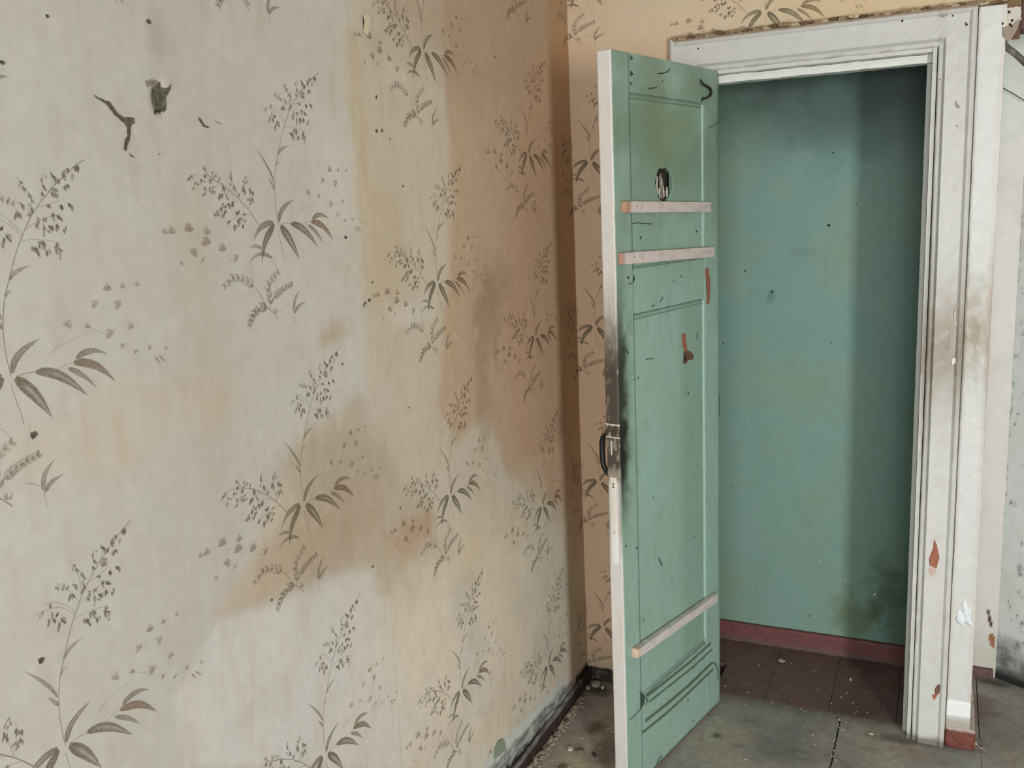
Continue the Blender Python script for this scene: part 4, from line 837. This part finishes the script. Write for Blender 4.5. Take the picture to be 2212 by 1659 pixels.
for x, y, k in [(0.0169,0.1949,4),(0.0104,0.1909,4),(0.0019,0.1895,3),(0.0211,0.185,4),(0.0261,0.181,3),(0.0168,0.1775,4),(-0.006,0.2032,2),(0.0066,0.2128,2),(0.009,0.1972,3),(0.0361,0.2254,3),(0.032,0.2294,3),(0.0224,0.2334,2),(0.0462,0.2234,4),(0.0398,0.2112,4),(0.0443,0.2101,3),(0.0528,0.243,3),(0.0502,0.2515,2),(0.0634,0.2337,4),(0.0636,0.2249,3),(0.0571,0.2126,3),(0.0871,0.2567,3),(0.0844,0.2446,4),(0.0838,0.24,3),(0.1003,0.2625,3),(0.1015,0.2567,4),(0.1011,0.2396,5),(0.1046,0.236,3),(0.1107,0.2546,3),(0.1195,0.263,4),(0.124,0.2665,4),(0.1346,0.2616,3),(0.1431,0.2746,5),(0.14,0.2706,4),(0.1089,0.2234,5),(0.1242,0.2235,5),(0.1184,0.2478,4),(0.1237,0.2499,2),(0.0915,0.207,4),(0.1012,0.2047,4),(0.0843,0.2052,3),(0.0888,0.1947,5),(0.1007,0.1935,4),(0.1102,0.1889,3),(0.0748,0.1931,3),(0.0789,0.1874,3),(0.0591,0.1683,5),(0.0606,0.1618,4),(0.074,0.1703,5),(0.0793,0.1619,4),(0.0935,0.1672,5),(0.0982,0.1538,3),(0.0952,0.1613,4),(0.0669,0.1717,3),(0.0653,0.1954,3),(0.0634,0.216,3),(0.0883,0.2196,3),(0.069,0.2046,3)]:
    dirn = math.atan2(1.0, (x) * 26) if y > .30 else (-1.9 if x < 0.02 else -1.2)
    PR.spray(x, y, dirn + rg.uniform(-.2, .2), rg, int(k * .6) + 1, .9 + .06 * k, .85)
PR.leaf([(0.0171,0.1243),(0.023,0.1325),(0.0356,0.138),(0.0519,0.1417)], .0042, .6, INK3); PR.leaf([(0.0077,0.104),(0.0122,0.1094),(0.021,0.112)], .003, .5, INK3)
PR.leaf([(-0.001,0.0753),(-0.0064,0.0891),(-0.0158,0.1034),(-0.0291,0.1203),(-0.0451,0.1374)], .0040, .65, INK3, .7); PR.leaf([(-0.0018,0.0632),(-0.0066,0.0715),(-0.0125,0.0787),(-0.0177,0.0836)], .0042, .6, INK3)
# left panicle
pst = [(-0.0517,-0.0003),(-0.0641,0.0151),(-0.0773,0.0289),(-0.0999,0.0483),(-0.1187,0.0609),(-0.1372,0.0718),(-0.1559,0.0783),(-0.1693,0.0867),(-0.1758,0.0994)]
PR.line(pst, .0012, .8)
for p in ([(-0.1559,0.0783),(-0.1702,0.0808),(-0.1908,0.0871),(-0.212,0.0808)], [(-0.0771,0.0297),(-0.0708,0.0439),(-0.0659,0.0624),(-0.0682,0.0766)], [(-0.0769,0.0311),(-0.0792,0.0454),(-0.081,0.0624),(-0.0738,0.0822)], [(-0.0999,0.0483),(-0.1049,0.0651),(-0.1115,0.0762),(-0.112,0.0955)], [(-0.1372,0.0718),(-0.1418,0.0812),(-0.152,0.0919)], [(-0.0829,0.0341),(-0.1007,0.0427),(-0.1215,0.0415),(-0.147,0.0321),(-0.1647,0.0188)],
          [(-0.066,0.0166),(-0.0826,0.0213),(-0.1041,0.0189),(-0.1217,0.0123)], [(-0.1187,0.0609),(-0.1318,0.054),(-0.1474,0.0567)], [(-0.1559,0.0783),(-0.1756,0.0754),(-0.1954,0.0686)], [(-0.1373,0.0709),(-0.1577,0.0662),(-0.1783,0.0573)]): PR.line(p, .0007, .5)
for x, y, k in [(-0.1123,0.0905,3),(-0.1115,0.0817,2),(-0.1136,0.0734,3),(-0.1055,0.0665,3),(-0.1071,0.0701,2),(-0.0787,0.0779,3),(-0.0831,0.068,5),(-0.0818,0.0624,3),(-0.0717,0.0823,3),(-0.0662,0.0639,3),(-0.0619,0.0602,4),(-0.0706,0.0453,4),(-0.062,0.0444,4),(-0.0665,0.0496,3),(-0.1319,0.0672,4),(-0.1356,0.0691,3),(-0.1597,0.0791,4),(-0.1711,0.0875,4),(-0.1744,0.0962,3),(-0.1522,0.0905,2),(-0.1502,0.0852,2),(-0.1407,0.0807,2),(-0.1844,0.0801,3),(-0.1931,0.0721,3),(-0.1994,0.0667,3),(-0.1788,0.0794,3),(-0.1729,0.0626,3),(-0.1791,0.0573,3),(-0.1637,0.0653,4),(-0.154,0.0649,4),(-0.1457,0.0545,3),(-0.1379,0.0534,4),(-0.1258,0.0534,4),(-0.1413,0.0573,2),(-0.1323,0.0369,5),(-0.1219,0.0384,5),(-0.1127,0.04,6),(-0.1426,0.0348,4),(-0.1516,0.0281,4),(-0.1573,0.0214,3),(-0.1397,0.0224,4),(-0.1346,0.0292,4),(-0.101,0.0258,4),(-0.1083,0.0246,3),(-0.089,0.0214,3),(-0.0997,0.0145,5),(-0.1036,0.0084,4),(-0.113,0.0008,5),(-0.0936,0.0044,4),(-0.1234,0.0145,3),(-0.1266,0.0068,2),(-0.0859,0.0136,3),(-0.096,0.0173,3),(-0.0965,0.0567,2),(-0.2005,0.0843,2),(-0.2063,0.0824,3)]:
    up = y > (0.16 if x > -.15 else .17)
    PR.spray(x, y, (1.7 if (y > .105 and x > -.11) else -2.1) + rg.uniform(-.3, .3), rg, int(k * .6) + 1, .9 + .06 * k, .85)
# blades round the node
PR.leaf([(-0.0129,0.0042),(-0.03,0.0035),(-0.0489,-0.0027),(-0.0614,-0.0125),(-0.0701,-0.0266)], .0082, .75, INK, .6)
PR.leaf([(-0.0116,0.0006),(-0.0227,-0.0095),(-0.0387,-0.0251),(-0.0479,-0.0423),(-0.0539,-0.0656)], .0100, 1, INK, .55)
PR.leaf([(0.0058,-0.0024),(0.0166,-0.0139),(0.0291,-0.0281),(0.0411,-0.0472),(0.0515,-0.0658)], .0130, 1, INK, .25)
PR.leaf([(0.0365,0.0006),(0.0572,-0.0031),(0.0784,-0.0146),(0.0968,-0.0311),(0.113,-0.0479)], .0105, .9, INK, .4)
PR.leaf([(0.0862,-0.003),(0.0972,-0.009),(0.1092,-0.0174),(0.1209,-0.029),(0.1291,-0.0397)], .0062, .65, INK3, .8)
PR.leaf([(0.0968,0.003),(0.1143,0.0006),(0.1346,-0.0077),(0.1492,-0.0205),(0.1626,-0.036)], .0095, .85, INK2, .75)
PR.leaf([(0.1012,0.0085),(0.1135,0.0139),(0.1297,0.0155),(0.1427,0.012),(0.1544,0.0059)], .0070, .7, INK3, .8)
PR.leaf([(0.0021,0.0049),(0.0058,0.018),(0.0154,0.0283),(0.031,0.0372),(0.05,0.044)], .0075, .75, INK, .55)
PR.line([(0.0065,-0.0006),(0.0212,0.0017),(0.037,0.0003)], .0011, .5); PR.line([(0.0674,-0.0024),(0.0781,0.0016),(0.0979,0.0036)], .0010, .4)
for p in ([(0.0517,0.0103),(0.0617,0.0215),(0.0831,0.0376)], [(0.0617,0.0215),(0.0874,0.0319),(0.1249,0.0394)], [(0.1265,0.0505),(0.1387,0.0425),(0.1566,0.0343)]): PR.line(p, .0008, .3)
for x, y, k in [(0.1693,0.0953,24),(0.1974,0.0965,17),(0.2249,0.0971,15),(0.2045,0.0354,20),(0.2348,-0.0001,16),(0.2674,-0.0051,12),(0.1259,0.0467,18)]: PR.flower(x, y, k * .00056, math.pi / 2 + rg.uniform(-.3, .3), .62 + .2 * (k > 20))
for x, y, k, an in [(0.1471,0.0759,24,2.2),(0.1895,0.0714,26,2.5),(0.0928,0.0521,26,1),(0.167,0.0293,28,2.1),(0.1858,0.0111,16,2.3)]: PR.flower(x, y, k * .00056, an, .6)
for p in ([(0.2422,-0.0121),(0.2473,-0.0191),(0.2524,-0.0261)], [(0.2512,-0.0124),(0.2582,-0.0195),(0.2646,-0.0266)], [(0.2025,-0.0006),(0.2075,0.002),(0.2158,0.0031)]): PR.leaf(p, .003, .55, INK3)
# flowers to the lower left
for x, y, k, an in [(-0.1827,-0.0111,26,1.6),(-0.1865,-0.0294,36,1.7),(-0.2231,-0.0058,34,1.6),(-0.2608,-0.0069,26,1.6),(-0.2763,-0.0063,20,1.3),(-0.1498,-0.041,32,1.7),(-0.2212,-0.0423,30,0.9),(-0.1159,-0.0563,26,2.3),(-0.2487,-0.0557,16,1)]: PR.flower(x, y, k * .00056, an, .42 + .010 * k, INK2 if k > 25 else INK3, 7 if k > 28 else 5)
PR.line([(-0.213,-0.012),(-0.206,-0.015),(-0.2015,-0.0173)], .0008, .4); PR.line([(-0.1428,-0.0484),(-0.1334,-0.054),(-0.1247,-0.0597)], .0008, .4); PR.line([(-0.1175,-0.067),(-0.109,-0.0728)], .0007, .35); PR.leaf([(-0.1953,-0.0468),(-0.1997,-0.0509),(-0.2051,-0.0568)], .0032, .5, INK3)
PR.line([(-0.1865,-0.0294),(-0.1766,-0.0354)], .0008, .4); PR.line([(-0.2488,-0.0564),(-0.259,-0.0649),(-0.2638,-0.0685)], .0006, .25)
# curled leaves and ferns below
PR.line([(-0.0418,-0.0471),(-0.0276,-0.0599),(-0.0157,-0.0742),(-0.0056,-0.0962)], .0008, .4)
PR.leaf([(-0.0511,-0.0398),(-0.0625,-0.0351),(-0.0734,-0.0346),(-0.085,-0.0369)], .0052, .55, INK3, .8); PR.leaf([(-0.0251,-0.0585),(-0.0401,-0.0511),(-0.06,-0.049),(-0.0762,-0.0539),(-0.0871,-0.0633)], .0055, .6, INK3, .7)
def fern(path, ll, side=2, a=.5, col=INK3, n=7):
    P = np.array(path, float); d = np.r_[0, np.cumsum(np.hypot(*(P[1:] - P[:-1]).T))]; PR.line(path, .0008, a)
    for i in range(n):
        t = d[-1] * (i + 1) / n; x = np.interp(t, d, P[:, 0]); y = np.interp(t, d, P[:, 1]); x2 = np.interp(t - .004, d, P[:, 0]); y2 = np.interp(t - .004, d, P[:, 1])
        an = math.atan2(y - y2, x - x2); L_ = ll * (1 - .45 * i / n)
        for sd in ((1, -1) if side == 2 else (side,)):
            b_ = an + sd * .75; PR.leaf([(x, y), (x + math.cos(b_) * L_ * .5, y + math.sin(b_) * L_ * .5), (x + math.cos(b_ - sd * .2) * L_, y + math.sin(b_ - sd * .2) * L_)], .0046, a * rg.uniform(.6, 1.15), col, .7)
PR.line([(-0.0244,-0.1689),(-0.0387,-0.1538),(-0.0532,-0.1431),(-0.0605,-0.1304),(-0.073,-0.1113)], .0012, .75)
fern([(-0.073,-0.1113),(-0.0872,-0.0997),(-0.1072,-0.0893),(-0.1276,-0.0848),(-0.1518,-0.0961)], .017, 2, .5)
fern([(-0.0428,-0.1503),(-0.0402,-0.1324),(-0.0436,-0.114),(-0.0379,-0.0996),(-0.0151,-0.0863)], .017, 2, .5)
fern([(-0.0359,-0.1344),(-0.0229,-0.1251),(-0.0027,-0.1163),(0.0199,-0.1107)], .014, 2, .55)
fern([(-0.0447,-0.1477),(-0.0667,-0.1425),(-0.081,-0.1484),(-0.0934,-0.1579),(-0.1015,-0.1687)], .017, 2, .7)
PR.leaf([(-0.0313,-0.1577),(-0.0323,-0.1515),(-0.0284,-0.1474)], .004, .6); PR.leaf([(-0.0277,-0.1587),(-0.0242,-0.154),(-0.0226,-0.1495)], .003, .5)
PR.line([(0.0247,-0.1863),(0.0233,-0.1672),(0.019,-0.1526),(-0.0017,-0.1432)], .0009, .45); PR.leaf([(0.0223,-0.1602),(0.0244,-0.1454),(0.032,-0.1336),(0.0466,-0.1225)], .0058, .6, INK3, .7); PR.leaf([(0.0238,-0.1641),(0.032,-0.155),(0.0428,-0.1499),(0.0585,-0.1471)], .0052, .6, INK3, .7)
pv = np.array(PR.v); pc = np.array(PR.c); pf = PR.f
pv[:, 0] *= 1.0
def sprig(parent, place, cu, cv, clip=None, mesh=None):
    """one printed repeat: cu, cv = node position in the wall's own coordinates"""
    U = pv[:, 0] + cu; V = pv[:, 1] + cv; keep = [f for f in pf if all(clip(U[i], V[i]) for i in f)] if clip else pf
    if not keep: return
    co = place(U, V); me = bpy.data.meshes.new('printed_sprig'); me.from_pydata([tuple(c) for c in co], [], keep); me.update()
    paint(me, pc[:, :3], pc[:, 3]); return link('printed_sprig', me, parent, M_ink)
def pl_left(U, V): return np.stack([rel_left(U, V) + .0006, U, V], 1)
def pl_back(U, V): return np.stack([U, np.full(len(U), -.0006), V], 1)
edgeL = lambda y: np.interp(y, [-5.3, -0.95, -0.745, -0.489, -0.24, 0], [0.18, 0.18, 0.16, 0.14, 0.12, 0.07])
okL = lambda u, v: u < -.0005 and v > edgeL(u) and v < CEIL and u > YF
for cy_, cz_ in ((-.348, 1.811), (-.917, 2.023), (-1.485, 1.650), (-2.051, 1.472), (-2.61, 1.80)):
    for j in range(-2, 5):
        z = cz_ - j * .53
        if -.3 < z < CEIL + .35: sprig(wall_left, pl_left, cy_, z, okL)
okB = lambda u, v: u > .0005 and v < CEIL and ((u < .322 and v > .06) or v > 2.142)
for cx_, cz_ in ((.065, 1.797), (.607, 2.183), (1.17, 2.41), (1.73, 2.2)):
    for j in range(-2, 5):
        z = cz_ - j * .53
        if -.3 < z < CEIL + .35: sprig(wall_back, pl_back, cx_, z, okB)
# the strip in the corner runs on round onto the side wall
def pl_fold(U, V): return np.stack([rel_left(U, V) + .0007, U, V], 1)
for j in range(-2, 5):
    z = 1.797 - j * .53
    if -.3 < z < CEIL + .35: sprig(wall_left, pl_fold, .065, z, lambda u, v: -.094 < u < -.0005 and v > .09 and v < CEIL)

# ------------------------------------------------------------------ rest of the room
ceil = sbox('ceiling', -.05, XR + .1, YF - .1, .62, CEIL, CEIL + .05, one((196, 190, 178)), M_white, res=.4, bev=0); tag(ceil, kind='structure')
def shell(name, boxes, col):
    p = None
    for i, b in enumerate(boxes):
        o = sbox(name, *b, one(col), M_white, None, .4, 0, 0, 0); tag(o, kind='structure')
shell('wall_front', [(-.05, 0.7, YF - .12, YF, 0, CEIL), (2.1, XR + .1, YF - .12, YF, 0, CEIL), (0.7, 2.1, YF - .12, YF, 0, .75), (0.7, 2.1, YF - .12, YF, 2.0, CEIL)], (200, 194, 182))
shell('wall_right', [(XR, XR + .04, -4.2, .1, 0, CEIL), (XR, XR + .04, YF, -4.2, 0, .75), (XR, XR + .04, YF, -4.2, 2.0, CEIL)], (200, 194, 182))
shell('wall_outer', [(.24, XR, .62, .66, 0, 2.2), (.20, .24, .53, .62, 0, 2.2), (-.06, -.012, YF, .1, 0, CEIL), (0, XR, .53, .56, 2.25, CEIL)], (180, 172, 150))
def window(name, axis, a0, a1, z0, z1, at):
    w_ = bpy.data.objects.new(name, None); C.objects.link(w_); tag(w_, 'white wooden window frame', kind='structure')
    def bx_(n, u0, u1, v0, v1):
        if axis == 'x': return sbox(n, u0, u1, at - .03, at + .01, v0, v1, one((220, 218, 208)), M_white, w_, .2, 0, 0, .002)
        return sbox(n, at - .01, at + .03, u0, u1, v0, v1, one((220, 218, 208)), M_white, w_, .2, 0, 0, .002)
    bx_('frame', a0, a1, z0, z0 + .03); bx_('frame', a0, a1, z1 - .03, z1); bx_('frame', a0, a0 + .03, z0, z1); bx_('frame', a1 - .03, a1, z0, z1)
window('added_window_1', 'x', 0.7, 2.1, .75, 2.0, YF - .03); window('window_2', 'y', -5.25, -4.2, .75, 2.0, XR + .03)  # rear window is added to hold the fill light

# ------------------------------------------------------------------ loose debris on the floor
def chunk(name, x, y, sx, sy, sz, mat, label, seed, rz=0, group=None):
    bm = bmesh.new(); bmesh.ops.create_icosphere(bm, subdivisions=2, radius=1); r = random.Random(seed)
    for v in bm.verts:
        k = 1 + r.uniform(-.22, .22); v.co = Vector((max(-.8, min(.8, v.co.x * k)) * sx, max(-.8, min(.8, v.co.y * k)) * sy, max(-.75, min(.75, v.co.z * k)) * sz))
    zz = min(v.co.z for v in bm.verts)
    for v in bm.verts: v.co.z -= zz
    me = bpy.data.meshes.new(name); bm.to_mesh(me); bm.free(); o = link(name, me, None, mat); o.location = (x, y, .0010); o.rotation_euler = (0, 0, rz)
    tag(o, label, 'debris', group); return o
M_pl = flat_mat('plaster_lump', (150, 142, 128), .9, 0, .2, 80); M_pl2 = flat_mat('pale_plaster', (196, 188, 168), .9, 0, .15, 80)
def at(p): return p[0], p[1]
chunk('plaster_lump', *at([(0.0454,-0.0419)][0]), .017, .02, .010, M_pl, 'grey rounded plaster lump in the corner behind the door', 1)
chunk('plaster_lump', *at([(0.0256,-0.0729)][0]), .010, .010, .007, M_pl, 'small grey lump just left of the rounded one in the corner', 2)
chunk('plaster_lump', *at([(0.073,-0.0521)][0]), .006, .008, .006, M_pl2, 'tiny pale lump nearest the door edge in the corner', 3)
chunk('plaster_chip', *at([(0.1027,-0.4394)][0]), .010, .012, .006, M_pl2, 'pale plaster chip on the floor left of the grey sliver', 4, .5)
chunk('plaster_chip', *at([(0.1322,-0.4362)][0]), .017, .012, .005, flat_mat('grey_sliver', (104, 98, 84), .9), 'flat grey sliver of plaster near the door edge', 5, .3)
chunk('plaster_chip', *at([(0.1824,-0.4406)][0]), .006, .012, .006, flat_mat('brown_sliver', (52, 42, 32), .9), 'small dark brown chip beside the door edge', 6, .8)
chunk('plaster_chip', *at([(0.9482,-0.026)][0]), .007, .009, .003, M_pl2, 'pale chip on the slab in front of the doorway', 7, 1.2)
chunk('plaster_chip', *at([(0.6163,0.3559)][0]), .011, .016, .003, M_pl2, 'larger pale chip on the red tiles at the recess', 8, 1.0)
chunk('plaster_chip', *at([(0.8578,0.302)][0]), .006, .010, .003, M_pl2, 'small pale chip farther right on the red tiles', 9, .2)
chunk('plaster_chip', *at([(1.2403,0.0283)][0]), .005, .007, .004, M_pl2, 'white chip at the foot of the red plinth', 10, .2)
chunk('plaster_chip', *at([(0.8488,0.0243)][0]), .005, .006, .004, M_pl, 'round grey pebble at the head of the floor joint', 11)
